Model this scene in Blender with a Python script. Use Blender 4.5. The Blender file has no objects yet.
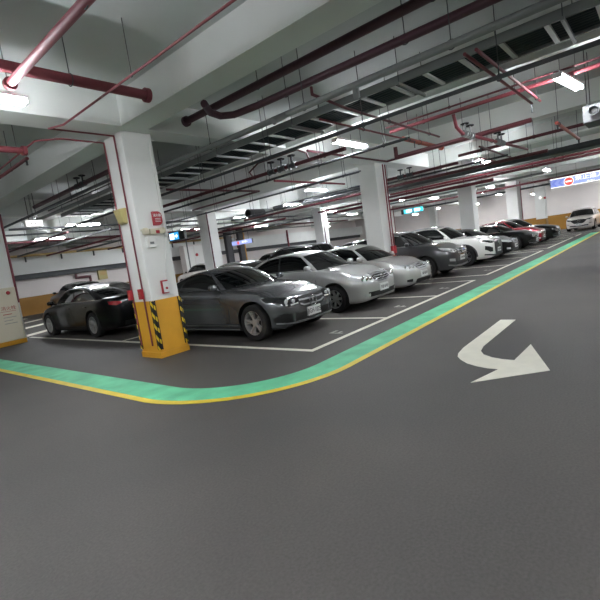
import bpy, bmesh, math, random
import numpy as np
from mathutils import Vector, Matrix
from mathutils.bvhtree import BVHTree

random.seed(7)
SC = bpy.context.scene
COL = SC.collection
PI = math.pi

# ------------------------------------------------------------------ materials
def lin(h):
    if isinstance(h, (tuple, list)):
        return (*h, 1.0)
    h = h.lstrip('#')
    out = []
    for i in (0, 2, 4):
        c = int(h[i:i + 2], 16) / 255
        out.append(c / 12.92 if c <= .04045 else ((c + .055) / 1.055) ** 2.4)
    return (*out, 1.0)

MATS = {}
def mat(name, col, rough=.5, metal=0., coat=0., emit=None, estr=0., noise=0., nscale=6., bump=0., spec=.5, aniso=None):
    m = bpy.data.materials.new(name)
    m.use_nodes = True
    nt = m.node_tree
    b = nt.nodes['Principled BSDF']
    c = lin(col)
    b.inputs['Base Color'].default_value = c
    b.inputs['Roughness'].default_value = rough
    b.inputs['Metallic'].default_value = metal
    b.inputs['Specular IOR Level'].default_value = spec
    b.inputs['Coat Weight'].default_value = coat
    b.inputs['Coat Roughness'].default_value = .04
    if emit is not None:
        b.inputs['Emission Color'].default_value = lin(emit)
        b.inputs['Emission Strength'].default_value = estr
    if noise or bump:
        tc = nt.nodes.new('ShaderNodeTexCoord')
        n = nt.nodes.new('ShaderNodeTexNoise')
        n.inputs['Scale'].default_value = nscale
        n.inputs['Detail'].default_value = 5
        if aniso:
            mp = nt.nodes.new('ShaderNodeMapping')
            mp.inputs['Scale'].default_value = aniso
            nt.links.new(tc.outputs['Object'], mp.inputs['Vector'])
            nt.links.new(mp.outputs['Vector'], n.inputs['Vector'])
        else:
            nt.links.new(tc.outputs['Object'], n.inputs['Vector'])
        if noise:
            r = nt.nodes.new('ShaderNodeValToRGB')
            r.color_ramp.elements[0].position = .3
            r.color_ramp.elements[1].position = .72
            r.color_ramp.elements[0].color = (*[x * (1 - noise) for x in c[:3]], 1)
            r.color_ramp.elements[1].color = (*[min(1, x * (1 + noise)) for x in c[:3]], 1)
            nt.links.new(n.outputs['Fac'], r.inputs['Fac'])
            nt.links.new(r.outputs['Color'], b.inputs['Base Color'])
        if bump:
            bp = nt.nodes.new('ShaderNodeBump')
            bp.inputs['Strength'].default_value = bump
            bp.inputs['Distance'].default_value = .01
            nt.links.new(n.outputs['Fac'], bp.inputs['Height'])
            nt.links.new(bp.outputs['Normal'], b.inputs['Normal'])
    MATS[name] = m
    return m

def stripe_mat(name, ca, cb, period, axis=(1, 1, 1), rough=.5, duty=.5):
    m = mat(name, ca, rough)
    nt = m.node_tree
    b = nt.nodes['Principled BSDF']
    tc = nt.nodes.new('ShaderNodeTexCoord')
    d = nt.nodes.new('ShaderNodeVectorMath'); d.operation = 'DOT_PRODUCT'
    d.inputs[1].default_value = tuple(a / period for a in axis)
    nt.links.new(tc.outputs['Object'], d.inputs[0])
    f = nt.nodes.new('ShaderNodeMath'); f.operation = 'FRACT'
    nt.links.new(d.outputs['Value'], f.inputs[0])
    g = nt.nodes.new('ShaderNodeMath'); g.operation = 'GREATER_THAN'
    g.inputs[1].default_value = duty
    nt.links.new(f.outputs[0], g.inputs[0])
    mx = nt.nodes.new('ShaderNodeMix'); mx.data_type = 'RGBA'
    mx.inputs[6].default_value = lin(ca); mx.inputs[7].default_value = lin(cb)
    nt.links.new(g.outputs[0], mx.inputs[0])
    nt.links.new(mx.outputs[2], b.inputs['Base Color'])
    return m

def floor_mat():
    m = mat('asphalt', '4c4a48', .66, spec=.3)
    nt = m.node_tree
    b = nt.nodes['Principled BSDF']
    tc = nt.nodes.new('ShaderNodeTexCoord')
    n1 = nt.nodes.new('ShaderNodeTexNoise'); n1.inputs['Scale'].default_value = .45; n1.inputs['Detail'].default_value = 6
    n2 = nt.nodes.new('ShaderNodeTexNoise'); n2.inputs['Scale'].default_value = 60; n2.inputs['Detail'].default_value = 3
    for n in (n1, n2):
        nt.links.new(tc.outputs['Object'], n.inputs['Vector'])
    r = nt.nodes.new('ShaderNodeValToRGB')
    r.color_ramp.elements[0].position = .3; r.color_ramp.elements[0].color = lin('444240')
    r.color_ramp.elements[1].position = .75; r.color_ramp.elements[1].color = lin('524e4a')
    nt.links.new(n1.outputs['Fac'], r.inputs['Fac'])
    r2 = nt.nodes.new('ShaderNodeValToRGB')
    r2.color_ramp.elements[0].position = .3; r2.color_ramp.elements[0].color = (.8, .8, .8, 1)
    r2.color_ramp.elements[1].position = .7; r2.color_ramp.elements[1].color = (1.12, 1.12, 1.12, 1)
    nt.links.new(n2.outputs['Fac'], r2.inputs['Fac'])
    mx = nt.nodes.new('ShaderNodeMix'); mx.data_type = 'RGBA'; mx.blend_type = 'MULTIPLY'
    mx.inputs[0].default_value = 1
    nt.links.new(r.outputs['Color'], mx.inputs[6]); nt.links.new(r2.outputs['Color'], mx.inputs[7])
    nt.links.new(mx.outputs[2], b.inputs['Base Color'])
    bp = nt.nodes.new('ShaderNodeBump'); bp.inputs['Strength'].default_value = .25; bp.inputs['Distance'].default_value = .004
    nt.links.new(n2.outputs['Fac'], bp.inputs['Height']); nt.links.new(bp.outputs['Normal'], b.inputs['Normal'])
    return m

ASPH = floor_mat()
CEIL = mat('ceiling_paint', 'c6cac8', .8, noise=.05, nscale=1.2)
BEAMM = mat('beam_paint', 'dfe2de', .75, noise=.03, nscale=1.5)
WALLM = mat('wall_paint', 'e0dad6', .8, noise=.04, nscale=.8)
PILM = mat('pillar_paint', 'e3e4e0', .6, noise=.025, nscale=2)
OCRE = mat('ochre_paint', '976c20', .55, noise=.05, nscale=3)
YELP = mat('pillar_yellow', 'd39a26', .55, noise=.05, nscale=5)
WLINE = mat('white_line_paint', 'e2dfcf', .6, noise=.06, nscale=9)
GREY_LINE = mat('worn_number_paint', '9a9a92', .7, noise=.2, nscale=20)
GREEN = mat('green_lane_paint', '62bb90', .65, noise=.22, nscale=2.6, spec=.3)
YELL = mat('yellow_lane_paint', 'd8bc2e', .55, noise=.1, nscale=4)
ARROW = mat('arrow_paint', 'e6e3d2', .6, noise=.06, nscale=5)
RED = mat('red_pipe_paint', '7c3840', .55)
DRED = mat('dark_red_pipe_paint', '5a2a30', .5)
PURP = mat('purple_red_pipe_paint', '4d3039', .5)
ORNG = mat('orange_red_pipe_paint', 'a84a38', .5)
GALV = mat('galvanised_steel', '7d817f', .6, .2)
DGALV = mat('dark_steel', '4b4e50', .6, .2)
DARK = mat('dark_plastic', '121314', .5)
BLACK = mat('black_rubber', '0d0d0e', .75)
CABLE = mat('black_cable', '16282b', .6)
GREYM = mat('grey_enamel', '58595a', .55)
CREAM = mat('cream_plastic', 'd8d2b8', .5)
KHAKI = mat('khaki_plastic', 'b3a66e', .5)
CABI = mat('cabinet_enamel', 'cfc8b2', .45)
BEIGE = mat('beige_pipe_paint', 'b79c63', .5)
REDP = mat('red_plastic', 'a3222c', .45)
WHITEP = mat('white_plastic', 'e6e6e2', .4)
TUBE = mat('lit_tube', 'ffffff', .4, emit='f6f9ff', estr=1.0)
HAZ = stripe_mat('hazard_stripes', '121212', 'e6c424', .2, (1, -1, 1.0), .5, duty=.6)
CHROME = mat('chrome', 'd8dadc', .12, 1.)
SILVERTRIM = mat('satin_silver', 'a2a4a6', .35, .8)
GLASS = mat('tinted_glass', '07090a', .04, spec=.7)
TIRE = mat('tire_rubber', '131314', .8)
ALLOY = mat('alloy', 'b2b2b0', .3, .5)
DALLOY = mat('dark_alloy', '68686a', .35, .5)
LENS = mat('headlight_lens', 'd6d9da', .1, .25, coat=1)
LENSD = mat('smoked_lens', '2a2c2e', .06, .3, coat=1)
TAIL = mat('tail_light_lens', '8e1420', .12, coat=1)
GRILLE = mat('grille_mesh', '0c0d0e', .45)
PLATE = mat('plate_white', 'dfe1df', .4)
INK = mat('plate_ink', '15181a', .5)
PLASTIC = mat('grey_plastic', '3a3b3c', .6)
FROST = mat('sign_white_glow', 'dfe4ff', .4, emit='dfe6ff', estr=1.0)

def paint(name, col, metal=.35, rough=.3, spec=.5, coat=1.):
    return mat(name, col, rough, metal, coat=coat, spec=spec)

# ------------------------------------------------------------------ mesh helpers
class MB:
    def __init__(s):
        s.v = []; s.f = []; s.m = []
    def add(s, vs, fs, mi=0):
        o = len(s.v)
        s.v.extend([tuple(map(float, p)) for p in vs])
        for f in fs:
            s.f.append(tuple(i + o for i in f)); s.m.append(mi)
        return s
    def box(s, x0, x1, y0, y1, z0, z1, mi=0):
        vs = [(x0, y0, z0), (x1, y0, z0), (x1, y1, z0), (x0, y1, z0), (x0, y0, z1), (x1, y0, z1), (x1, y1, z1), (x0, y1, z1)]
        return s.add(vs, [(0, 3, 2, 1), (4, 5, 6, 7), (0, 1, 5, 4), (1, 2, 6, 5), (2, 3, 7, 6), (3, 0, 4, 7)], mi)
    def cbox(s, c, d, mi=0):
        return s.box(c[0] - d[0] / 2, c[0] + d[0] / 2, c[1] - d[1] / 2, c[1] + d[1] / 2, c[2] - d[2] / 2, c[2] + d[2] / 2, mi)
    def prism(s, pts, z0, z1, mi=0):
        n = len(pts)
        vs = [(p[0], p[1], z0) for p in pts] + [(p[0], p[1], z1) for p in pts]
        fs = [tuple(range(n - 1, -1, -1)), tuple(range(n, 2 * n))]
        fs += [(i, (i + 1) % n, n + (i + 1) % n, n + i) for i in range(n)]
        return s.add(vs, fs, mi)
    def tube(s, pts, r, n=10, mi=0, closed=False, caps=True):
        P = [Vector(p) for p in pts]
        N = len(P)
        rings = []
        up = None
        for i in range(N):
            a = P[i - 1] if (i > 0 or closed) else None
            b = P[(i + 1) % N] if (i < N - 1 or closed) else None
            d1 = (P[i] - a).normalized() if a is not None else None
            d2 = (b - P[i]).normalized() if b is not None else None
            if d1 is None: d1 = d2
            if d2 is None: d2 = d1
            t = (d1 + d2)
            t = t.normalized() if t.length > 1e-6 else d1
            k = 1 / max(.35, t.dot(d1))
            if up is None:
                h = Vector((0, 0, 1)) if abs(t.z) < .9 else Vector((1, 0, 0))
                up = (h - t * h.dot(t)).normalized()
            else:
                up = (up - t * up.dot(t))
                up = up.normalized() if up.length > 1e-6 else t.orthogonal().normalized()
            sd = t.cross(up)
            bis = (d2 - d1)
            ring = []
            for j in range(n):
                q = up * math.cos(2 * PI * j / n) * r + sd * math.sin(2 * PI * j / n) * r
                if bis.length > 1e-4:
                    bb = bis.normalized()
                    q = q + bb * q.dot(bb) * (k - 1)
                ring.append(P[i] + q)
            rings.append(ring)
        vs = [p for rg in rings for p in rg]
        fs = []
        for i in range(N if closed else N - 1):
            for j in range(n):
                i2 = (i + 1) % N
                fs.append((i * n + j, i * n + (j + 1) % n, i2 * n + (j + 1) % n, i2 * n + j))
        if caps and not closed:
            fs.append(tuple(range(n - 1, -1, -1)))
            fs.append(tuple((N - 1) * n + j for j in range(n)))
        return s.add(vs, fs, mi)
    def lathe(s, prof, origin=(0, 0, 0), axis='x', n=32, mi=0):
        # prof: list of (axial, radius)
        vs = []; fs = []
        m = len(prof)
        for i in range(n):
            a = 2 * PI * i / n
            for (ax, r) in prof:
                c, d = r * math.cos(a), r * math.sin(a)
                p = {'x': (ax, c, d), 'y': (d, ax, c), 'z': (c, d, ax)}[axis]
                vs.append(tuple(p[k] + origin[k] for k in range(3)))
        for i in range(n):
            for j in range(m - 1):
                i2 = (i + 1) % n
                fs.append((i * m + j, i * m + j + 1, i2 * m + j + 1, i2 * m + j))
        return s.add(vs, fs, mi)
    def grid(s, G, mi=0, flip=False):
        G = np.asarray(G); m, n = G.shape[:2]
        vs = G.reshape(-1, 3)
        fs = []
        for i in range(m - 1):
            for j in range(n - 1):
                q = (i * n + j, i * n + j + 1, (i + 1) * n + j + 1, (i + 1) * n + j)
                fs.append(q[::-1] if flip else q)
        return s.add(vs, fs, mi)
    def shell(s, top, bot, mi=0):
        """closed thin plate between two grids of points"""
        top = np.asarray(top); bot = np.asarray(bot); m, n = top.shape[:2]
        vs = np.concatenate([top.reshape(-1, 3), bot.reshape(-1, 3)])
        o = m * n; fs = []
        for i in range(m - 1):
            for j in range(n - 1):
                q = (i * n + j, i * n + j + 1, (i + 1) * n + j + 1, (i + 1) * n + j)
                fs.append(q); fs.append(tuple(o + k for k in q[::-1]))
        rim = [j for j in range(n)] + [i * n + n - 1 for i in range(1, m)] + [(m - 1) * n + j for j in range(n - 2, -1, -1)] + [i * n for i in range(m - 2, 0, -1)]
        for k in range(len(rim)):
            a, b = rim[k], rim[(k + 1) % len(rim)]
            fs.append((b, a, o + a, o + b))
        return s.add(vs, fs, mi)
    def superball(s, c, r, e=.6, n=14, mi=0):
        def sg(v, p): return math.copysign(abs(v) ** p, v)
        vs = []; fs = []
        m = n // 2
        for i in range(m + 1):
            ph = -PI / 2 + PI * i / m
            for j in range(n):
                th = 2 * PI * j / n
                vs.append((c[0] + r[0] * sg(math.cos(ph), e) * sg(math.cos(th), e), c[1] + r[1] * sg(math.cos(ph), e) * sg(math.sin(th), e), c[2] + r[2] * sg(math.sin(ph), e)))
        for i in range(m):
            for j in range(n):
                fs.append((i * n + j, i * n + (j + 1) % n, (i + 1) * n + (j + 1) % n, (i + 1) * n + j))
        return s.add(vs, fs, mi)
    def mesh(s, name, smooth=None, weld=False, recalc=True):
        me = bpy.data.meshes.new(name)
        me.from_pydata(s.v, [], s.f)
        if any(s.m):
            me.polygons.foreach_set('material_index', s.m)
        bm = bmesh.new(); bm.from_mesh(me)
        if weld:
            bmesh.ops.remove_doubles(bm, verts=bm.verts, dist=1e-4)
        if recalc:
            bmesh.ops.recalc_face_normals(bm, faces=bm.faces)
        bm.to_mesh(me); bm.free()
        if smooth is not None:
            me.polygons.foreach_set('use_smooth', [True] * len(me.polygons))
            me.set_sharp_from_angle(angle=math.radians(smooth))
        me.update()
        return me
    def build(s, name, mats, parent=None, smooth=None, weld=False, recalc=True, loc=None):
        me = s.mesh(name, smooth, weld, recalc)
        return link(name, me, mats, parent, loc)

def link(name, me, mats, parent=None, loc=None):
    if not isinstance(mats, (list, tuple)):
        mats = [mats]
    if len(me.materials) == 0:
        for m in mats:
            me.materials.append(m)
    o = bpy.data.objects.new(name, me)
    COL.objects.link(o)
    if parent is not None: o.parent = parent
    if loc is not None: o.location = loc
    return o

def tag(o, label=None, cat=None, group=None, kind=None):
    if label: o['label'] = label
    if cat: o['category'] = cat
    if group: o['group'] = group
    if kind: o['kind'] = kind
    return o

def thing(name, label, cat, loc=(0, 0, 0), rz=0., group=None):
    o = bpy.data.objects.new(name, None)
    COL.objects.link(o)
    o.location = loc; o.rotation_euler = (0, 0, rz)
    o.empty_display_size = .2
    return tag(o, label, cat, group)

def struct(name, mb, m, **k):
    return tag(mb.build(name, m, **k), kind='structure')

def text_mesh(body, size, ext=.0015, name='lettering'):
    c = bpy.data.curves.new(name, 'FONT')
    c.body = body; c.size = size; c.extrude = ext
    c.align_x = 'CENTER'; c.align_y = 'CENTER'
    o = bpy.data.objects.new(name, c); COL.objects.link(o)
    dg = bpy.context.evaluated_depsgraph_get()
    me = bpy.data.meshes.new_from_object(o.evaluated_get(dg))
    bpy.data.objects.remove(o); bpy.data.curves.remove(c)
    me.name = name
    me.materials.clear()
    return me

def text(body, size, m, parent, loc, rot, name='lettering', ext=.0015):
    me = text_mesh(body, size, ext, name)
    o = link(name, me, m, parent)
    o.location = loc; o.rotation_euler = rot
    return o

def pchip(xs, ys):
    xs = np.array(xs, float); ys = np.array(ys, float)
    h = np.diff(xs); d = np.diff(ys) / h
    n = len(xs); m = np.zeros(n)
    for i in range(1, n - 1):
        if d[i - 1] * d[i] > 0:
            w1 = 2 * h[i] + h[i - 1]; w2 = h[i] + 2 * h[i - 1]
            m[i] = (w1 + w2) / (w1 / d[i - 1] + w2 / d[i])
    m[0] = d[0]; m[-1] = d[-1]
    def f(x):
        x = np.clip(np.asarray(x, float), xs[0], xs[-1])
        i = np.clip(np.searchsorted(xs, x, side='right') - 1, 0, n - 2)
        t = (x - xs[i]) / h[i]
        a = (1 + 2 * t) * (1 - t) ** 2; b = t * (1 - t) ** 2; c = t * t * (3 - 2 * t); e = t * t * (t - 1)
        return a * ys[i] + b * h[i] * m[i] + c * ys[i + 1] + e * h[i] * m[i + 1]
    return f

# ------------------------------------------------------------------ cars
# local frame: nose at y=-L/2, tail at y=+L/2, wheels on z=0; s = distance behind the nose
WHEELS = {}
def wheel_meshes(R, spokes, rimm, twin):
    key = (round(R, 3), spokes, rimm.name, twin)
    if key in WHEELS: return WHEELS[key]
    w = .11; rr = R * (.70 if R < .36 else .68)
    mb = MB()
    mb.lathe([(-w, rr - .01), (-w, rr), (-w * 1.02, R * .84), (-w * .96, R * .95), (-w * .8, R * .99), (-w * .5, R), (w * .5, R), (w * .8, R * .99), (w * .96, R * .95), (w * 1.02, R * .84), (w, rr), (w, rr - .01)], n=40)
    for k in range(-1, 2):
        mb.lathe([(k * .045 - .006, R - .006), (k * .045 - .006, R + .0), (k * .045 + .006, R + .0), (k * .045 + .006, R - .006)], n=40)
    tire = mb.mesh('tire', 40)
    tire.materials.append(TIRE)
    mb = MB()
    # barrel and lip; outer side is +x
    mb.lathe([(-w * .9, rr), (-w * .9, rr - .012), (w * .35, rr - .035), (w * .8, rr - .022), (w * .97, rr - .018), (w * 1.0, rr + .004), (w * .8, rr + .004), (-w * .9, rr)], n=40)
    mb.lathe([(w * .2, .0), (w * .2, .07), (w * .55, .07), (w * .72, .055), (w * .74, .03), (w * .74, 0)], n=24)
    angs = []
    for i in range(spokes):
        a = 2 * PI * i / spokes + PI / 2
        angs += [a - .16, a + .16] if twin else [a]
    for a in angs:
        wi, wo = (.013, .016) if twin else (.03, .022)
        if spokes >= 9: wi, wo = .018, .017
        ca, sa = math.cos(a), math.sin(a)
        pts = []
        for (r, hw, x0, x1) in ((.045, wi, w * .25, w * .66), (rr * .55, (wi + wo) / 2, w * .32, w * .72), (rr - .018, wo, w * .38, w * .86)):
            for (t, x) in ((-hw, x0), (hw, x0), (hw * .8, x1), (-hw * .8, x1)):
                pts.append((x, r * ca - t * sa, r * sa + t * ca))
        fs = [(0, 1, 2, 3)[::-1], (8, 9, 10, 11)]
        for k in range(2):
            for j in range(4):
                fs.append((k * 4 + j, k * 4 + (j + 1) % 4, k * 4 + 4 + (j + 1) % 4, k * 4 + 4 + j))
        mb.add(pts, fs)
    rim = mb.mesh('rim', 35)
    rim.materials.append(rimm)
    mb = MB()
    mb.lathe([(w * .02, 0), (w * .02, rr * .72), (w * .14, rr * .72), (w * .14, 0)], n=28)
    mb.lathe([(-w * .3, 0), (-w * .3, rr - .02), (-w * .25, rr - .02), (-w * .25, 0)], n=28)
    disc = mb.mesh('brake_disc', 35)
    disc.materials.append(DARK)
    WHEELS[key] = (tire, rim, disc)
    return WHEELS[key]

def make_car(sp):
    L, W, H = sp['L'], sp['W'], sp['H']
    HW = W / 2
    zn, zc, zbr, zd = sp['zn'], sp['zc'], sp['zbr'], sp['zd']
    sA0, sA1, sC1, sC0 = sp['sA0'], sp['sA1'], sp['sC1'], sp['sC0']
    R = sp.get('R', .32); fo, wb = sp['fo'], sp['wb']
    gc = sp.get('gc', .17)
    blunt = sp.get('blunt', 0.)
    root = thing('car', sp['label'], 'car', (sp['x'], sp['y'], 0), sp.get('rz', 0.), sp.get('group'))
    PT = sp['paint']
    suv = sp.get('suv', False)
    # --- profile functions
    zt = pchip([0, .015, .04, .08, .15, .32, sA0 * .6, sA0 - .1, sA0 + .25, (sA0 + sC0) / 2, sC0 - .25, sC0 + .02, L - .12, L - .04, L - .01, L],
               [zn - .24, zn - .13, zn - .065, zn - .02, zn + .02, zn + .06 + .02 * suv, (zn + zc) / 2 + .075, zc, zc + .025, (zc + zbr) / 2 + .03, zbr + .03, zd, zd - .015, zd - .08, zd - .2, zd - .3])
    dr = pchip([0, .15, .5, sA0, sA0 + .5, L - .5, L - .1, L], [.05, .06, .10, .09, .045, .045, .06, .08])
    zb = pchip([0, .02, .06, .12, .3, fo + .4, L - fo * .8, L - .15, L - .04, L], [zn - .36, gc + .14, gc + .07, gc + .035, gc + .01, gc, gc + .01, gc + .06, gc + .14, gc + .24])
    f = sp.get('plan', [.42, .56, .70, .80, .875, .94, .978])
    hw = pchip([0, .02, .06, .13, .24, .42, .72, 1.2, L * .5, L - .9, L - .4, L - .18, L - .06, L - .015, L],
               [HW * k for k in f] + [HW * k for k in (.992, 1, .99, .95, .89, .80, .70, .58)])
    prof_t = pchip([0, .05, .14, .3, .5, .68, .8, .92, 1], [.90, .945, .972, .985, .994, 1., .992, .968, .93])
    zsh = lambda s: zt(s) - dr(s)
    ss = np.unique(np.concatenate([[0, .008, .02, .035, .055, .08, .11, .15, .2, .26, .33, .42], np.arange(.5, L - .5, .085), L - np.array([.5, .42, .33, .26, .2, .15, .11, .08, .055, .035, .02, .008, 0])]))
    Nt, Na = 15, 9
    rows = []
    for s in ss:
        w = float(hw(s)); b = float(zb(s)); sh = float(zsh(s)); t_ = float(zt(s))
        half = [(0, b), (w * .5, b)]
        for t in np.linspace(0, 1, Nt):
            half.append((w * float(prof_t(t)), b + (sh - b) * t))
        n = 2.5
        for a in np.linspace(0, PI / 2, Na + 1)[1:]:
            half.append((w * .93 * max(0, math.cos(a)) ** (2 / n), sh + (t_ - sh) * math.sin(a) ** (2 / n)))
        ring = [(x, s - L / 2, z) for x, z in half] + [(-x, s - L / 2, z) for x, z in half[-2:0:-1]]
        rows.append(ring)
    nr = len(rows[0])
    mb = MB()
    vs = [p for r in rows for p in r]
    fs = []
    for i in range(len(rows) - 1):
        for j in range(nr):
            fs.append((i * nr + j, i * nr + (j + 1) % nr, (i + 1) * nr + (j + 1) % nr, (i + 1) * nr + j))
    fs.append(tuple(range(nr))[::-1]); fs.append(tuple((len(rows) - 1) * nr + j for j in range(nr)))
    mb.add(vs, fs)
    bvh = BVHTree.FromPolygons([Vector(v) for v in mb.v], mb.f)
    body = mb.build('body', [PT, DARK], root, smooth=42)
    # wheel arches
    cut = MB()
    for ys in (fo, fo + wb):
        for sx in (-1, 1):
            x1, x0 = sx * (HW + .3), sx * (HW - .34)
            cut.lathe([(x0, 0), (x0, R + .055), (x1, R + .055), (x1, 0)], origin=(0, ys - L / 2, R + .01), n=40)
    co = cut.build('wheel_cutter', [PT, DARK], None, weld=True)
    co.data.polygons.foreach_set('material_index', [1] * len(co.data.polygons))
    co.parent = root
    md = body.modifiers.new('arch', 'BOOLEAN'); md.operation = 'DIFFERENCE'; md.object = co; md.solver = 'EXACT'
    try: md.material_mode = 'INDEX'
    except Exception: pass
    dg = bpy.context.evaluated_depsgraph_get()
    me = bpy.data.meshes.new_from_object(body.evaluated_get(dg))
    if len(me.polygons) > 500:
        body.modifiers.clear()
        body.data = me
        me.polygons.foreach_set('use_smooth', [True] * len(me.polygons))
        me.set_sharp_from_angle(angle=math.radians(42))
    else:
        body.modifiers.clear()
    bpy.data.objects.remove(co)
    # --- projection helpers
    def cast(o, d):
        loc, nor, i, dist = bvh.ray_cast(Vector(o), Vector(d))
        if loc is None:
            loc, nor, i, dist = bvh.find_nearest(Vector(o) + Vector(d) * 1.5)
        if nor.dot(Vector(d)) > 0: nor = -nor
        return loc, nor
    def front(x, z): return cast((x, -L / 2 - 1, z), (0, 1, 0))
    def rear(x, z): return cast((x, L / 2 + 1, z), (0, -1, 0))
    def side(s, z, sx): return cast((sx * (HW + 1), s - L / 2, z), (-sx, 0, 0))
    def top(x, s): return cast((x, s - L / 2, 3), (0, 0, -1))
    def patch(mb, fn, top_, bot_, x0, x1, n=14, m=5, d=.006, mi=0):
        """fn(a, z) -> point, normal; region between curves bot_(a), top_(a)"""
        T = []; B = []
        for i in range(n + 1):
            a = x0 + (x1 - x0) * i / n
            zt_, zb_ = top_(a), bot_(a)
            r1 = []; r2 = []
            for j in range(m + 1):
                p, nn = fn(a, zb_ + (zt_ - zb_) * j / m)
                r1.append(p + nn * d); r2.append(p - nn * .012)
            T.append(r1); B.append(r2)
        mb.shell(T, B, mi)
    def curve(keys):
        k = sorted(keys); return (lambda a: float(np.interp(a, [q[0] for q in k], [q[1] for q in k])))
    def mirror_patch(mb, fn, topk, botk, x0, x1, **kw):
        t, b = curve(topk), curve(botk)
        for sx in (1, -1):
            patch(mb, lambda a, z, sx=sx: fn(sx * a, z), t, b, x0, x1, **kw)
    def line_on(mb, fn, pts, wdt, d=.003):
        for (a, b) in zip(pts[:-1], pts[1:]):
            n = max(1, int(math.dist(a, b) / .12))
            dx, dz = b[0] - a[0], b[1] - a[1]; l = math.hypot(dx, dz); nx, nz = -dz / l * wdt / 2, dx / l * wdt / 2
            T = []; B = []
            for i in range(n + 1):
                q = (a[0] + dx * i / n, a[1] + dz * i / n)
                r1 = []; r2 = []
                for k in (-1, 1):
                    p, nn = fn(q[0] + nx * k, q[1] + nz * k)
                    r1.append(p + nn * d); r2.append(p - nn * .01)
                T.append(r1); B.append(r2)
            mb.shell(T, B)
    # --- cabin
    wBf = sp.get('wB', .885); wR = HW * sp.get('wR', .70)
    bA0, bA1 = sp.get('bulge', .32), .13
    bC0, bC1 = sp.get('bulgeR', .22), .08
    sAs, sCs = sA0 + bA0, sC0 - bC0
    crown = sp.get('crown', .055)
    pk = sp.get('peak', sA1 + (sC1 - sA1) * .3)
    rz_ = pchip([sA1, (sA1 + pk) / 2, pk, (pk + sC1) / 2, sC1], [H - crown - sp.get('dA', .075), H - crown - sp.get('dA', .075) * .3, H - crown, H - crown - sp.get('dC', .09) * .25, H - crown - sp.get('dC', .09)])
    rw_ = lambda s: wR * (1 - .05 * ((s - pk) / 1.2) ** 2)
    base_w = lambda s: float(hw(s)) * wBf
    zbase = lambda s: float(zsh(s)) - .006
    def sideP(u, v):
        sa = sAs + (sA1 - sAs) * v; sc = sCs + (sC1 - sCs) * v
        s = sa + (sc - sa) * u
        sb_ = sAs + (sCs - sAs) * u; sr = sA1 + (sC1 - sA1) * u
        zl, zh = zbase(sb_), float(rz_(sr))
        vv = v + .07 * math.sin(PI * v)
        z = zl + (zh - zl) * vv
        wl = base_w(sb_) + (float(rw_(sr)) - base_w(sb_)) * v ** 1.25
        return Vector((wl, s - L / 2, z))
    def wind(t, v):
        p = sideP(0, v)
        k = 1 - t * t
        return Vector((p.x * t, p.y - (bA0 + (bA1 - bA0) * v) * k, p.z + ((float(zt(sA0)) - zbase(sAs) + .0) * (1 - v) + crown * v) * k))
    def rearw(t, v):
        p = sideP(1, v)
        k = 1 - t * t
        return Vector((p.x * t, p.y + (bC0 + (bC1 - bC0) * v) * k, p.z + ((float(zt(min(sC0, L - .05))) - zbase(sCs)) * (1 - v) + crown * v) * k))
    def roofP(t, r):
        k = 1 - t * t
        sr = sA1 + (sC1 - sA1) * r
        s0 = sA1 - bA1 * k; s1 = sC1 + bC1 * k
        return Vector((float(rw_(sr)) * t, s0 + (s1 - s0) * r - L / 2, float(rz_(sr)) + crown * k))
    mb = MB()
    for sx in (1, -1):
        G = [[sideP(u, v) for v in np.linspace(0, 1, 11)] for u in np.linspace(0, 1, 25)]
        mb.grid([[(sx * p.x, p.y, p.z) for p in r] for r in G])
    ts = np.linspace(-1, 1, 17)
    mb.grid([[wind(t, v) for v in np.linspace(0, 1, 11)] for t in ts])
    mb.grid([[rearw(t, v) for v in np.linspace(0, 1, 11)] for t in ts])
    mb.grid([[roofP(t, r) for r in np.linspace(0, 1, 25)] for t in ts])
    mb.build('roof_shell', sp.get('roofm', PT), root, smooth=48, weld=True)
    def surf_shell(mb, fn, us, v0, v1, m=8, d=.006, sx=1, outward=None, mi=0):
        T = []; B = []
        e = 1e-3
        for u in us:
            r1 = []; r2 = []
            for j in range(m + 1):
                v = v0(u) + (v1(u) - v0(u)) * j / m
                p = fn(u, v)
                n = (fn(u + e, v) - fn(u - e, v)).cross(fn(u, v + e) - fn(u, v - e))
                if n.length < 1e-12: n = Vector(outward)
                n.normalize()
                if n.dot(Vector(outward)) < 0: n = -n
                a, b = p + n * d, p - n * .012
                r1.append((sx * a.x, a.y, a.z)); r2.append((sx * b.x, b.y, b.z))
            T.append(r1); B.append(r2)
        mb.shell(T, B, mi)
    c0 = lambda k: (lambda u: k)
    mb = MB(); surf_shell(mb, wind, np.linspace(-.94, .94, 21), c0(.05), c0(.93), m=10, outward=(0, -1, .6))
    mb.build('windshield', GLASS, root, smooth=60)
    mb = MB(); surf_shell(mb, rearw, np.linspace(-.9, .9, 17), c0(.1), c0(.92), m=8, outward=(0, 1, .6))
    mb.build('rear_window', GLASS, root, smooth=60)
    uB = sp.get('uB', .47); uE = sp.get('uE', .9)
    arc = sp.get('arc', .0)
    def v1f(u):
        k = max(0., (u - .55) / (uE - .55))
        return max(.13, .90 - arc * k ** 2.2 - (.30 if not suv else .16) * max(0, (u - uE + .14) / .14) ** 2.5)
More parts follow.
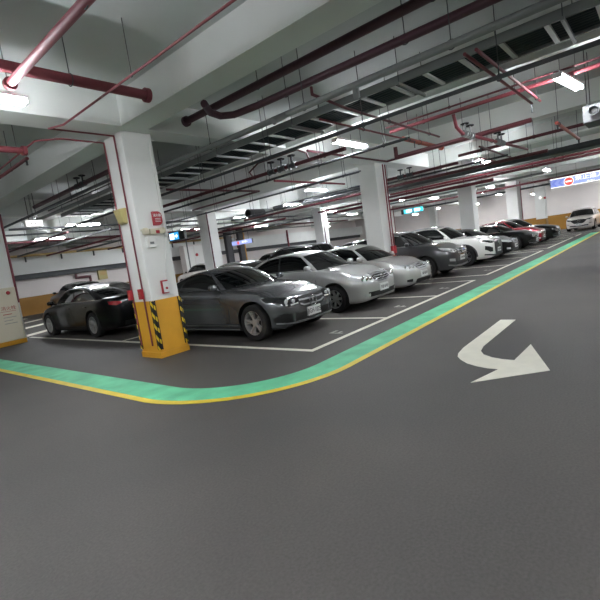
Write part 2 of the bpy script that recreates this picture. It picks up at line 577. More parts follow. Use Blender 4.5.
    for sx in (1, -1):
        for (a, b) in ((.03, uB - .012), (uB + .012, uE)):
            mb = MB(); surf_shell(mb, sideP, np.linspace(a, b, 14), c0(.1), v1f, m=6, d=.005, sx=sx, outward=(1, 0, .3))
            mb.build('side_window', GLASS, root, smooth=60)
        if sp.get('bpil', True):
            mb = MB(); surf_shell(mb, sideP, np.linspace(uB - .012, uB + .012, 3), c0(.1), c0(.88), m=6, d=.004, sx=sx, outward=(1, 0, .3))
            mb.build('door_pillar', DARK, root)
        if sp.get('chrome_trim', True):
            mb = MB()
            pts = []
            for u in np.linspace(.02, uE, 30):
                p = sideP(u, v1f(u) + .015); pts.append((sx * (p.x + .006), p.y, p.z))
            mb.tube(pts, .015, 6)
            pts = []
            for u in np.linspace(.02, uE, 16):
                p = sideP(u, .07); pts.append((sx * (p.x + .006), p.y, p.z))
            mb.tube(pts, .009, 6)
            mb.build('window_trim', CHROME, root, smooth=50)
    # --- wheels
    tire, rim, disc = wheel_meshes(R, sp.get('spokes', 5), sp.get('rim', ALLOY), sp.get('twin', False))
    for ys in (fo, fo + wb):
        for sx in (-1, 1):
            w = link('wheel', tire, TIRE, root, (sx * (HW - .125), ys - L / 2, R))
            w.rotation_euler = (0.3 * ys, 0, 0 if sx > 0 else PI)
            for nm, m_ in (('rim', rim), ('brake_disc', disc)):
                link(nm, m_, m_.materials[0], w)
    # --- front
    F = sp['front']
    mb = MB()
    mirror_patch(mb, front, F['lamp_top'], F['lamp_bot'], F['lamp_top'][0][0] * 1., F['lamp_top'][-1][0], n=16, m=6, d=.006)
    for k, sx in enumerate((1, -1)):
        pass
    # split the pair into two parts
    h = len(mb.v) // 2; hf = len(mb.f) // 2
    for k in (0, 1):
        q = MB(); q.v = mb.v[k * h:(k + 1) * h]; q.f = [tuple(i - k * h for i in f_) for f_ in mb.f[k * hf:(k + 1) * hf]]; q.m = [0] * hf
        hl = q.build('headlight', F.get('lens', LENS), root, smooth=50)
        sx = 1 if k == 0 else -1
        tt, bb = curve(F['lamp_top']), curve(F['lamp_bot'])
        a0, a1 = F['lamp_top'][0][0], F['lamp_top'][-1][0]
        for fr in F.get('bulbs', (.3, .62)):
            a = a0 + (a1 - a0) * fr; zz = (tt(a) + bb(a)) / 2; rr = (tt(a) - bb(a)) * .27
            p, nn = front(sx * a, zz)
            q = MB(); q.superball(p + nn * .004, (rr * 1.25, .016, rr * 1.1), 1., 12)
            q.build('reflector', F.get('bulbm', CHROME), hl, smooth=60)
        q = MB()
        if F.get('drl'):
            keys = F['drl']
            line_on(q, lambda a, z, sx=sx: front(sx * a, z), keys, .022, d=.012)
            q.build('running_light', WHITEP, hl)
    g = F['grille']
    mb = MB()
    gt, gb_ = curve(g['top']), curve(g['bot']); gx = g['top'][-1][0]
    patch(mb, front, lambda a: gt(abs(a)), lambda a: gb_(abs(a)), -gx, gx, n=22, m=6, d=.005)
    gr = mb.build('grille', g.get('mat', GRILLE), root, smooth=50)
    mb = MB()
    nb = g.get('bars', 3)
    for k in range(nb):
        fr = (k + .7) / (nb + .4)
        wd = g.get('bw', .03)
        sc = g.get('barx', .95)
        patch(mb, front, lambda a: gb_(abs(a)) + (gt(abs(a)) - gb_(abs(a))) * fr + wd / 2, lambda a: gb_(abs(a)) + (gt(abs(a)) - gb_(abs(a))) * fr - wd / 2, -gx * sc, gx * sc, n=22, m=1, d=.018)
    if g.get('frame', True):
        for fn in (gt, gb_):
            patch(mb, front, lambda a: fn(abs(a)) + .01, lambda a: fn(abs(a)) - .012, -gx, gx, n=22, m=1, d=.016)
    if mb.v:
        mb.build('grille_bar', g.get('barm', CHROME), gr, smooth=50)
    # emblem
    em = F.get('emblem')
    if em:
        ez = em['z']; p, nn = front(0, ez)
        mb = MB(); r = em['r']; yy = p.y - .03
        if em['type'] == 'star':
            mb.tube([(r * math.cos(a), yy, ez + r * math.sin(a)) for a in np.linspace(0, 2 * PI, 25)[:-1]], .012, 8, closed=True)
            for k in range(3):
                a = PI / 2 + k * 2 * PI / 3
                tip = (r * math.cos(a), yy, ez + r * math.sin(a))
                l_, r_ = a + PI / 2, a - PI / 2
                q = .022
                vs = [tip, (q * math.cos(l_), yy, ez + q * math.sin(l_)), (0, yy - .016, ez), (q * math.cos(r_), yy, ez + q * math.sin(r_)), (0, yy + .01, ez)]
                mb.add(vs, [(0, 1, 2), (0, 2, 3), (0, 4, 1), (0, 3, 4), (1, 4, 2), (2, 4, 3)])
        elif em['type'] == 'ring_bar':
            mb.tube([(r * math.cos(a), yy, ez + r * math.sin(a)) for a in np.linspace(0, 2 * PI, 25)[:-1]], .01, 8, closed=True)
            mb.box(-r * 1.25, r * 1.25, yy - .01, yy + .01, ez - .016, ez + .016)
        elif em['type'] == 'ovals':
            for (a_, b_) in ((1.35, .95), (.5, .9)):
                mb.tube([(r * a_ * math.cos(a), yy, ez + r * b_ * math.sin(a)) for a in np.linspace(0, 2 * PI, 25)[:-1]], .008, 8, closed=True)
            mb.tube([(r * .9 * math.cos(a), yy, ez + r * .42 + r * .42 * math.sin(a)) for a in np.linspace(0, 2 * PI, 25)[:-1]], .008, 8, closed=True)
        elif em['type'] == 'h':
            mb.tube([(r * 1.1 * math.copysign(abs(math.cos(a)) ** .5, math.cos(a)), yy, ez + r * math.copysign(abs(math.sin(a)) ** .5, math.sin(a))) for a in np.linspace(0, 2 * PI, 25)[:-1]], .009, 8, closed=True)
            for sx in (-1, 1): mb.tube([(sx * r * .6, yy, ez + r * .8), (sx * r * .45, yy, ez - r * .8)], .012, 6)
            mb.tube([(-r * .5, yy, ez), (r * .5, yy, ez)], .012, 6)
        elif em['type'] == 'wing':
            mb.tube([(r * 1.2 * math.cos(a), yy, ez + r * math.sin(a)) for a in np.linspace(0, 2 * PI, 25)[:-1]], .01, 8, closed=True)
            mb.tube([(-r * 1.05, yy, ez + r * .35), (-r * .5, yy, ez + r * .2), (0, yy, ez - r * .35), (r * .5, yy, ez + r * .2), (r * 1.05, yy, ez + r * .35)], .011, 6)
        mb.build('emblem', CHROME, gr, smooth=50)
    # lower intakes, fog lamps, lip
    for it in F.get('intakes', []):
        mb = MB()
        if it.get('pair', False):
            for sx in (1, -1):
                mb = MB()
                t_, b_ = curve(it['top']), curve(it['bot'])
                patch(mb, lambda a, z, sx=sx: front(sx * a, z), t_, b_, it['top'][0][0], it['top'][-1][0], n=12, m=4, d=it.get('d', .005))
                mb.build(it['name'], it.get('mat', DARK), root, smooth=50)
        else:
            t_, b_ = curve(it['top']), curve(it['bot']); x1 = it['top'][-1][0]
            patch(mb, front, lambda a: t_(abs(a)), lambda a: b_(abs(a)), -x1, x1, n=20, m=4, d=it.get('d', .005))
            mb.build(it['name'], it.get('mat', DARK), root, smooth=50)
    # plate
    def plate(fn, z, sgn, txt=None):
        p, nn = fn(0, z)
        mb = MB(); yy = p.y + sgn * .022
        hwp, hh = .19, .08
        pts = []
        mb.box(-hwp, hwp, min(yy, yy - sgn * .05), max(yy, yy - sgn * .05), z - hh, z + hh)
        pl = mb.build('license_plate', PLATE, root)
        if txt:
            t = text(txt, .125, INK, pl, (0, yy + sgn * .001, z - .004), (PI / 2, 0, 0 if sgn < 0 else PI), 'plate_characters')
            t.scale = (.72, 1.0, 1)
        else:
            mb = MB()
            for k in range(7):
                x = -.145 + k * .046 + (.012 if k > 2 else 0)
                for (dx, dz, ww, hh_) in ((0, .0, .008, .07), (.018, .012 * (-1) ** k, .008, .045), (.009, .03 * (-1) ** (k // 2), .022, .009)):
                    mb.cbox((x + dx, yy + sgn * .001, z + dz), (ww, .003, hh_))
            mb.build('plate_characters', INK, pl)
    plate(front, F['plate'], -1, sp.get('plate'))
    # --- rear
    Rr = sp.get('rear')
    if Rr:
        for sx in (1, -1):
            mb = MB()
            t_, b_ = curve(Rr['top']), curve(Rr['bot'])
            patch(mb, lambda a, z, sx=sx: rear(sx * a, z), t_, b_, Rr['top'][0][0], Rr['top'][-1][0], n=14, m=5, d=.007)
            mb.build('taillight', TAIL, root, smooth=50)
        plate(rear, Rr['plate'], 1)
        mb = MB(); patch(mb, rear, lambda a: gc + .22, lambda a: gc + .1, -.6 * HW, .6 * HW, n=12, m=3)
        mb.build('rear_diffuser', DARK, root, smooth=50)
    # --- mirrors
    for sx in (1, -1):
        sm = sAs + .10; zm = zbase(sm) + .10; xm = HW * .99
        mb = MB()
        mb.superball((sx * (xm + .07), sm - L / 2 + .02, zm), (.095, .06, .062), .7, 16)
        mb.tube([(sx * (base_w(sm) - .02), sm - L / 2 + .04, zm - .08), (sx * (xm + .02), sm - L / 2 + .03, zm - .03)], .022, 8)
        mi = mb.build('side_mirror', sp.get('mirrorm', PT), root, smooth=50)
        mb = MB()
        mb.superball((sx * (xm + .07), sm - L / 2 + .072, zm), (.078, .012, .048), .6, 12)
        mb.build('mirror_glass', GLASS, mi, smooth=50)
    # --- seams
    zsl = gc + .14
    sB = sAs + (sCs - sAs) * uB
    sd0 = max(fo + R + .13, sAs - .15)
    se = fo + wb - R * .3
    for sx in (1, -1):
        fs_ = lambda a, z, sx=sx: side(a, z, sx)
        runs = [[(sd0 + .02, zbase(sd0) - .03), (sd0, zsl + .3), (sd0 + .04, zsl), (sB if sp.get('coupe') else se - .42, zsl)], [(sB, zsl), (sB + .01, zbase(sB) - .01)]]
        if not sp.get('coupe'):
            runs.append([(se - .42, zsl), (se - .30, zsl + .25), (se - .02, zsl + .48), (se + .06, zbase(se) - .01)])
        for rn in runs:
            mb = MB(); line_on(mb, fs_, rn, .009)
            mb.build('door_seam', DARK, root)
        mb = MB(); line_on(mb, lambda a, z, sx=sx: top(sx * a, z), [(HW * .80, .42), (HW * .845, sA0 * .7), (HW * .84, sA0 + .12)], .009)
        mb.build('hood_seam', DARK, root)
    # handles
    for sx in (1, -1):
        for s_ in ([sB - .2] if sp.get('coupe') else [sB - .2, fo + wb - .28]):
            z_ = zbase(s_) - sp.get('hz', .12)
            p, nn = side(s_, z_, sx)
            mb = MB(); mb.superball((p.x + sx * .012, p.y, p.z), (.018, .10, .016), .6, 12)
            mb.build('door_handle', sp.get('handm', PT), root, smooth=50)
    # sill
    mb = MB()
    for sx in (1, -1):
        mb = MB()
        hs = sp.get('sill', .05)
        patch(mb, lambda a, z, sx=sx: side(a, z, sx), lambda a: gc + .045 + hs, lambda a: gc + .03, fo + R + .1, fo + wb - R - .1, n=16, m=3, d=sp.get('silld', .008))
        mb.build('sill_trim', sp.get('sillm', DARK), root, smooth=50)
        if sp.get('cladding'):
            for ys in (fo, fo + wb):
                mb = MB(); T = []; B = []
                for a in np.linspace(-.12, PI + .12, 26):
                    r1 = []; r2 = []
                    for rr in (R + .05, R + .075, R + .105):
                        p, nn = side(ys + rr * math.cos(a), R + .01 + rr * math.sin(a), sx)
                        r1.append((p.x + sx * .014, ys - L / 2 + rr * math.cos(a), R + .01 + rr * math.sin(a))); r2.append((p.x - sx * .02, ys - L / 2 + rr * math.cos(a), R + .01 + rr * math.sin(a)))
                    T.append(r1); B.append(r2)
                mb.shell(T, B)
                mb.build('wheel_arch_trim', sp['cladding'], root, smooth=50)
    if sp.get('rails'):
        for sx in (1, -1):
            mb = MB()
            pts = []
            for r in np.linspace(.08, .95, 14):
                p = roofP(.9, r); pts.append((sx * p.x, p.y, p.z + (.035 if .1 < r < .93 else .0)))
            mb.tube(pts, .016, 8)
            mb.build('roof_rail', SILVERTRIM, root, smooth=50)
    # wipers
    mb = MB()
    for (t0, t1) in ((-.1, -.75), (.62, .05)):
        pts = [wind(t, v) + Vector((0, -.02, .016)) for t, v in ((t0, .035), ((t0 + t1) / 2, .075), (t1, .06))]
        mb.tube(pts, .008, 6)
    mb.build('wiper', DARK, root)
    return root

# ------------------------------------------------------------------ camera
cam = bpy.data.cameras.new('camera')
cam.sensor_width = 36; cam.sensor_fit = 'HORIZONTAL'
cam.lens = 433.0 / 600 * 36
cam.clip_start = .05; cam.clip_end = 300
camo = bpy.data.objects.new('camera', cam)
COL.objects.link(camo)
RM = Matrix(((0.6310170714914826, 0.1766900035982055, -0.7553794398279445),
             (-0.7624496045321839, -0.038406159532924825, -0.6459067792326134),
             (-0.14313649442063922, 0.9835169594564183, 0.11048228105254101)))
camo.matrix_world = Matrix.Translation((0, 0, 1.5)) @ RM.to_4x4()
SC.camera = camo

# ------------------------------------------------------------------ setting
X0, X1, Y0, Y1, ZC = -12., 48., -12., 30., 4.4
struct('floor', MB().box(X0 - .3, X1 + .3, Y0 - .3, Y1 + .3, -.2, 0), ASPH)
struct('ceiling', MB().box(X0 - .3, X1 + .3, Y0 - .3, Y1 + .3, ZC, ZC + .3), CEIL)
struct('wall_back', MB().box(X0, X1, Y1, Y1 + .3, 0, ZC), WALLM)
struct('wall_right', MB().box(X1, X1 + .3, Y0, Y1, 0, ZC), WALLM)
struct('wall_left', MB().box(X0 - .3, X0, Y0, Y1, 0, ZC), WALLM)
struct('wall_front', MB().box(X0, X1, Y0 - .3, Y0, 0, ZC), WALLM)
struct('baseboard_back', MB().box(X0, X1, Y1 - .012, Y1, 0, 1.12), OCRE)
struct('baseboard_right', MB().box(X1 - .012, X1, Y0, Y1, 0, 1.42), OCRE)
# white upstand above the recess of the back wall; a dark box paints the shade in the slot under it
struct('beam', MB().box(X0, X1, Y1 - .9, Y1 - .5, 2.5, 3.5), BEAMM)
struct('beam', MB().box(X0, X1, Y1 - .5, Y1, 2.2, 2.5), DGALV)
# beams along the rows of pillars and across them
for (ya, yb) in ((6.6, 7.14), (15.6, 16.15), (-2.3, -1.8), (-9.4, -8.9), (23.4, 23.9)):
    struct('beam', MB().box(X0, X1, ya, yb, 3.9, ZC), BEAMM)
ygaps = (Y0, -9.4, -8.9, -2.3, -1.8, 6.6, 7.14, 15.6, 16.15, 23.4, 23.9, Y1)
for (xa, xb) in ((-4.7, -4.25), (3.95, 4.42), (8.0, 8.4), (12.45, 12.9), (16.2, 16.6), (21.4, 21.9), (26.0, 26.4), (30.2, 30.65), (38.8, 39.2)):
    for k in range(0, len(ygaps), 2):
        struct('beam', MB().box(xa, xb, ygaps[k], ygaps[k + 1], 3.9, ZC), BEAMM)

def pillar(x, y, sx=.56, sy=.6, band=1.02, haz=True, bandm=YELP):
    hx, hy = sx / 2, sy / 2
    p = MB().box(-hx, hx, -hy, hy, 0, 3.9).build('pillar', PILM, None, loc=(x, y, 0))
    bv = p.modifiers.new('bevel', 'BEVEL'); bv.width = .012; bv.segments = 2
    tag(p, kind='structure')
    e = .006
    if band > .2: MB().box(-hx - e, hx + e, -hy - e, hy + e, .0, band).build('paint_band', bandm, p)
    if band > .2: MB().box(-hx - .02, hx + .02, -hy - .02, hy + .02, 0, .1).build('plinth', bandm, p)
    if haz:
        for (cx, cy) in ((-1, -1), (1, -1), (-1, 1), (1, 1)):
            t, w = .014, .042
            mb = MB()
            x0, x1 = cx * (hx + e), cx * (hx + e + t)
            y0, y1 = cy * (hy + e), cy * (hy + e + t)
            mb.box(min(x0 - cx * w, x1), max(x0 - cx * w, x1), min(y0, y1), max(y0, y1), .16, band - .01)
            mb.box(min(x0, x1), max(x0, x1), min(y0 - cy * w, y0), max(y0 - cy * w, y0), .16, band - .01)
            hs = mb.build('hazard_strip', HAZ, p)
            mb = MB()
            for q in (-.001, w):
                xa, ya = x0 - cx * q, y0 - cy * q
                mb.box(min(xa, xa - cx * .012), max(xa, xa - cx * .012), min(y0, y1 + cy * .002), max(y0, y1 + cy * .002), .15, band)
                if q > 0: mb.box(min(x0, x1 + cx * .002), max(x0, x1 + cx * .002), min(ya, ya - cy * .012), max(ya, ya - cy * .012), .15, band)
            mb.build('strip_edge', BLACK, hs)
    return p

P1 = pillar(4.32, 7.1)
pillar(12.72, 7.1, .62, .62, .95, False)
pillar(21.75, 7.15, .66, .66, .95, False)
pillar(30.55, 7.2, .8, .66, 1.2, False)
pillar(38.7, 7.2, .8, .66, 1.3, False, OCRE)
pillar(4.2, 15.3, .7, .6, .12, False)
for x in (13.0, 21.7, 30.4, 39.0):
    pillar(x, 16.0, .6, .6, .95, False)
for x in (-4.5, 4.3, 12.7, 21.7, 30.4):
    pillar(x, -2.05, .6, .5, 1.0, False)
    pillar(x, -9.15, .6, .5, 1.0, False)
for (x, y) in ((-4.5, 7.1), (-4.5, 15.9)):
    pillar(x, y, .6, .5, 1.0, False)

# ------------------------------------------------------------------ paint on the floor
def slab_poly(pts, z1, name, m, label=None, cat=None, **k):
    mb = MB().prism(pts, .0005, z1)
    o = mb.build(name, m)
    return tag(o, label, cat, **k)
def line_marking(x0, x1, y0, y1, z=.003):
    struct('floor_marking', MB().box(x0, x1, y0, y1, .0005, z), WLINE)
def ribbon(path, off0, off1, z, name, m, label, cat):
    P = [Vector((p[0], p[1], 0)) for p in path]
    A, B = [], []
    for i, p in enumerate(P):
        d = (P[min(i + 1, len(P) - 1)] - P[max(i - 1, 0)]).normalized()
        n = Vector((-d.y, d.x, 0))
        A.append(p + n * off0); B.append(p + n * off1)
    top = [[(*a.xy, z), (*b.xy, z)] for a, b in zip(A, B)]
    bot = [[(*a.xy, .0005), (*b.xy, .0005)] for a, b in zip(A, B)]
    o = MB().shell(top, bot).build(name, m)
    return tag(o, label, cat)
# the path runs down the left (x=2.5), rounds the corner, then along the row (y=3.03)
cx, cy, rr = 4.35, 4.88, 1.85
path = [(2.5, y) for y in np.linspace(28, 4.9, 40)]
path += [(cx - rr * math.cos(a), cy - rr * math.sin(a)) for a in np.linspace(0, PI / 2, 26)[1:]]
path += [(x, 3.03) for x in np.linspace(4.8, 33.5, 60)]
ribbon(path, 0., .1, .004, 'yellow_lane_line', YELL, 'thin yellow line along the outer edge of the green walkway', 'floor marking')
ribbon(path, .104, .52, .0035, 'green_walkway', GREEN, 'pale green painted walkway strip curving around the parking bays', 'floor marking')
LX = (4.92, 7.30, 9.80, 12.36)
RX = (13.55, 16.2, 18.9, 21.6)
TX = (22.85, 25.4, 28.0, 30.2)
UX = (31.3, 33.8)
yb = 9.9
for xs in (LX, RX, TX, UX):
    line_marking(xs[0] - .05, xs[-1] + .05, 4.06, 4.16)
    line_marking(xs[0], xs[-1], yb, yb + .1)
    for x in xs:
        line_marking(x - .05, x + .05, 4.16, yb if x != LX[0] else 15.9)
for xs in (LX[1:], RX, TX):
    line_marking(LX[0] if xs is LX[1:] else xs[0], xs[-1], 15.9, 16.0)
    for x in xs:
        line_marking(x - .05, x + .05, yb + .1, 15.9)
line_marking(34.5, 44, 3.0, 3.1); line_marking(36.2, 36.3, 3.1, 9); line_marking(40.4, 40.5, 3.1, 9)
# hatched patch at the far left
for k in range(4):
    y = 16.3 + k * 2.9
    slab_poly([(4.95, y), (8.4, y + 1.9), (8.4, y + 2.5), (4.95, y + .6)], .003, 'floor_marking', WLINE, kind='structure')
# worn bay numbers: two short strokes each
for i, x in enumerate((6.1, 8.55, 11.1, 14.9)):
    mb = MB()
    mb.box(x - .1, x + .12, 4.52, 4.58, .0005, .003)
    mb.box(x - .1, x - .05, 4.3, 4.52, .0005, .003)
    mb.box(x - .05, x + .06, 4.38, 4.43, .0005, .003)
    tag(mb.build('bay_number', GREY_LINE), ('worn grey bay number in front of the dark grey coupe', 'worn grey bay number in front of the nearer silver saloon', 'worn grey bay number in front of the rounder silver saloon', 'worn grey bay number in front of the charcoal SUV')[i], 'floor marking', 'worn bay numbers')
arrow = [(7.02, 1.99), (7.02, 1.77), (5.72, 1.775), (5.45, 1.775), (5.23, 1.74), (5.08, 1.66), (4.98, 1.54), (4.93, 1.42), (4.91, 1.29), (5.6, 1.27), (4.63, .9), (4.1, 1.49), (4.57, 1.36), (4.58, 1.47), (4.63, 1.6), (4.71, 1.73), (4.83, 1.84), (4.95, 1.92), (5.08, 1.96), (5.34, 1.99)]
bm = bmesh.new()
vt = [bm.verts.new((x, y, .004)) for x, y in arrow]
fc = bm.faces.new(vt); fc.normal_update()
if fc.normal.z < 0: fc.normal_flip()
bmesh.ops.triangulate(bm, faces=[fc])
ext = bmesh.ops.extrude_face_region(bm, geom=bm.faces[:])
for v in ext['geom']:
    if isinstance(v, bmesh.types.BMVert): v.co.z = .0005
bmesh.ops.recalc_face_normals(bm, faces=bm.faces)
me = bpy.data.meshes.new('turn_arrow'); bm.to_mesh(me); bm.free()
tag(link('turn_arrow', me, ARROW), 'white U-turn arrow painted on the grey driving lane', 'floor marking')

# ------------------------------------------------------------------ lamps
lamp_me = None
def make_lamp():
    root = thing('batten_light', '', 'light')
    MB().box(-.6, .6, -.075, .075, .032, .07).build('fixture_body', WHITEP, root)
    for y in (-.045, .045):
        mb = MB(); mb.lathe([(-.585, 0), (-.585, .02), (.585, .02), (.585, 0)], origin=(0, y, 0), n=12)
        mb.build('tube', TUBE, root, smooth=50)
    for x in (-.6, .6):
        MB().box(x - .012, x + .012, -.07, .07, -.015, .06).build('end_cap', WHITEP, root)
    for x in (-.45, .45):
        MB().tube([(x, 0, .07), (x, 0, .8)], .006, 6).build('hanger_rod', GALV, root)
    return root
LAMP = make_lamp()
def copy_tree(o, parent=None):
    c = o.copy(); COL.objects.link(c)
    if parent is not None: c.parent = parent
    for ch in list(o.children): copy_tree(ch, c)
    return c
LAMPS = [
 (1.55, 5.46, 0, 'twin tube light beside the large red pipe left of the nearest pillar'),
 (8.3, 5.05, 0, 'twin tube light under the cable ladder, above the nearer silver saloon'),
 (8.85, 1.1, -.12, 'glaring twin tube light touching the grey twin-nozzle fan box'),
 (15.7, 4.55, 0, 'twin tube light above the charcoal SUV, just left of the third pillar'),
 (15.2, 12.6, 0, 'twin tube light left of the second pillar, higher of the two beside the jet fan'),
 (15.5, 16.2, 0, 'twin tube light just below the jet fan, right of the row-two pillar'),
 (15.2, 20.3, 0, 'twin tube light beside the small blue screen on the right of the nearest pillar'),
 (7.5, 16.3, 0, 'twin tube light left of the nearest pillar, nearer of two above the black saloon'),
 (7.85, 20.4, 0, 'twin tube light left of the nearest pillar, farther of two above the black saloon'),
 (23.5, 11.6, 0, 'small tube light just right of the second pillar, left of the teal sign'),
 (27.2, 11.0, 0, 'small tube light above and right of the teal hanging sign'),
 (22.3, 15.3, 0, 'small tube light left of the second pillar, left one of a far pair'),
 (27.1, 17.1, 0, 'small tube light left of the second pillar, right one of a far pair'),
 (23.85, 4.1, 0, 'small tube light just left of the no entry lightbox'),
 (27.2, 7.6, 0, 'small tube light right of the third pillar, upper of two'),
 (30.2, 9.1, 0, 'small tube light right of the third pillar, lower of two'),
 (21.8, 21.2, 0, 'far tube light in front of the white upstand of the back wall'),
 (.6, .4, 0, None), (-5.5, 5.2, 0, None), (-5, 0.4, 0, None), (3, -5.2, 0, None), (12, -5.2, 0, None), (20, -5.2, 0, None), (17.5, .4, 0, None), (25.5, .4, 0, None), (34, .6, 0, None), (36, 9.5, 0, None), (-.5, 11.5, 0, None), (31, 22.5, 0, None), (40, 16, 0, None), (42, 1.0, 0, None), (45.5, .5, 0, None), (44, -4, 0, None), (45, 9, 0, 'added tube light brightening the far wall, beside the fifth pillar'), (44, 20, 0, None), (36, 26, 0, None), (13, 9.6, 0, None), (14.6, 24.6, 0, None), (45, 14, 0, None), (46, 2.0, 0, None),  # all added to brighten unseen parts, the far wall and the upstand
]
for i, (x, y, rz, lb) in enumerate(LAMPS):
    o = LAMP if i == 0 else copy_tree(LAMP)
    o.location = (x, y, 3.6); o.rotation_euler = (0, 0, rz)
    if lb: o['label'] = lb
    else: o['label'] = 'added twin tube light under the ceiling, there to brighten the garage'
    o['group'] = 'tube lights under the garage ceiling' if lb else 'tube lights added to brighten the garage'

# ------------------------------------------------------------------ pipes and services under the ceiling
RUNG = mat('bright_steel', 'c4c8c5', .5, .1)
def pipe(name, label, pts, r, m, hang=(), cat='pipe', flanges=(), drops=(), ztop=ZC, brackets=()):
    """first mesh is the pipe run; flanges / hanger rods / sprinkler drops are its parts"""
    o = MB().tube(pts, r, 12 if r > .03 else 8).build(name, m, None, smooth=50)
    tag(o, label, cat)
    for (x, y, z) in hang:
        zt_ = 3.9 if any(a <= y <= b for a, b in ((6.6, 7.14), (15.6, 16.15), (23.4, 23.9))) else ztop
        MB().tube([(x, y, z + r * .6), (x, y, zt_)], .006, 6).build('hanger_rod', DGALV, o)
        ring = [(x, y + .0 + (r + .008) * math.cos(a), z + (r + .008) * math.sin(a)) for a in np.linspace(0, 2 * PI, 13)[:-1]]
        MB().tube(ring, .006, 5, closed=True).build('clamp', DGALV, o)
    for (c, ax) in flanges:
        MB().lathe([(-.03, 0), (-.03, r * 1.5), (.03, r * 1.5), (.03, 0)], origin=c, axis=ax, n=20).build('flange', m, o, smooth=40)
    for (x, y, z, l) in drops:
        mb = MB().tube([(x, y, z), (x, y, z - l)], r * .6, 6)
        mb.lathe([(z - l - .03, .0), (z - l - .02, .022), (z - l, .012), (z - l, 0)], origin=(x, y, 0), axis='z', n=10)
        mb.build('sprinkler_head', DGALV, o)
    return o
def ypipe(name, label, x, z, y0, y1, r, m, step=2., **k):
    hs = [(x, y, z) for y in np.arange(min(y0, y1) + .5, max(y0, y1) - .2, step)]
    return pipe(name, label, [(x, y0, z), (x, y1, z)], r, m, hang=hs, **k)
def valve(o, x, y, z, ax='x', n=2, m=None, wm=None, q=.72):
    """flanged valve bodies with hand wheels on pipe o"""
    for i in range(n):
        d = (i - (n - 1) / 2) * .3
        c = (x + d, y, z) if ax == 'x' else (x, y + d, z)
        mb = MB()
        mb.lathe([(t_ * q, r_ * q) for t_, r_ in ((-.13, 0), (-.13, .1), (-.1, .1), (-.1, .06), (0, .085), (.1, .06), (.1, .1), (.13, .1), (.13, 0))], origin=c, axis=ax, n=18)
        mb.tube([c, (c[0], c[1], c[2] + .2)], .02, 8)
        v = mb.build('valve', m or DGALV, o, smooth=40)
        mb = MB()
        w = (c[0], c[1], c[2] + .2)
        mb.tube([(w[0] + .075 * math.cos(a), w[1] + .075 * math.sin(a), w[2]) for a in np.linspace(0, 2 * PI, 17)[:-1]], .013, 6, closed=True)
        for k in range(3):
            a = k * PI / 3
            mb.tube([(w[0] - .075 * math.cos(a), w[1] - .075 * math.sin(a), w[2]), (w[0] + .075 * math.cos(a), w[1] + .075 * math.sin(a), w[2])], .008, 5)
        mb.build('handwheel', wm or DARK, v, smooth=50)

# cable ladder
t = thing('cable_ladder', 'grey steel cable ladder with wide rungs hanging under the ceiling', 'cable tray', (6.78, 0, 3.75))
ya, yb_ = -4., 15.3
for x in (-.39, .39):
    MB().box(x - .018, x + .018, ya, yb_, -.0, .12).build('side_rail', GALV, t)
for i, y in enumerate(np.arange(ya + .3, yb_, .52)):
    MB().box(-.38, .38, y - .03, y + .03, .0, .03).build('rung', RUNG, t)
for k, x in enumerate((-.29, -.2, -.11, -.02, .07, .16, .25, .32)):
    MB().tube([(x + .02 * math.sin(y * 1.3 + k), y, .065) for y in np.linspace(ya, yb_, 24)], .036, 8).build('cable', CABLE, t, smooth=60)
for y in np.arange(ya + .6, yb_, 2.1):
    MB().box(-.49, .49, y - .02, y + .02, -.045, -.003).build('support_bar', GALV, t)
    for x in (-.45, .45):
        MB().tube([(x, y, -.05), (x, y, ZC - 3.75)], .006, 6).build('hanger_rod', DGALV, t)

o = ypipe('conduit_pipe', 'grey conduit with short capped side branches left of the cable ladder', 5.14, 3.5, -3, 14.6, .045, GALV, 2.1)
for (y, dx) in ((2.95, .12), (4.15, -.3)):
    MB().tube([(5.14, y, 3.5), (5.14 + dx * .8, y + .05, 3.38)], .045, 10).build('branch', GALV, o, smooth=50)
ypipe('conduit_pipe', 'thin dark conduit running just right of the cable ladder', 6.2, 3.3, -3, 15., .03, DGALV, 2.)
ypipe('conduit_pipe', 'thinner dark conduit paired with the one right of the cable ladder', 6.29, 3.32, 5.2, 15., .018, DGALV, 2.)
# large purple red pipes near the top of the picture
pipe('sprinkler_main', 'thick purple red pipe with a closed end above the nearest pillar', [(5.02, 6.32, 4.02), (5.02, -2, 4.02)], .058, PURP, hang=[(5.02, 4.5, 4.02), (5.02, 1.8, 4.02)], flanges=[((5.02, 6.29, 4.02), 'y')])
pipe('sprinkler_main', 'second thick purple red pipe bending in beside the closed ended one', [(4.45, 5.1, 3.85), (4.77, 5.36, 3.85), (5.03, 5.42, 3.85), (5.2, 5.28, 3.85), (5.26, 4.8, 3.85), (5.42, -2, 3.85)], .055, PURP, hang=[(5.28, 4.2, 3.85), (5.33, 2.3, 3.85)])
pipe('sprinkler_pipe', 'thin brown red pipe dropping and turning below the purple pipes', [(5.3, 3.75, 3.785), (5.3, 3.75, 3.68), (6.2, 3.75, 3.62), (9.95, 3.75, 3.58)], .022, DRED, hang=[(7.6, 3.75, 3.6), (9.4, 3.75, 3.58)])
pipe('sprinkler_pipe', 'thin red pipe pair running across behind the cable ladder, upper one', [(6.2, 4.3, 3.62), (9.9, 4.3, 3.62)], .02, RED, hang=[(7.6, 4.3, 3.62), (9.6, 4.3, 3.62)], drops=[(9.85, 4.3, 3.62, .12)])
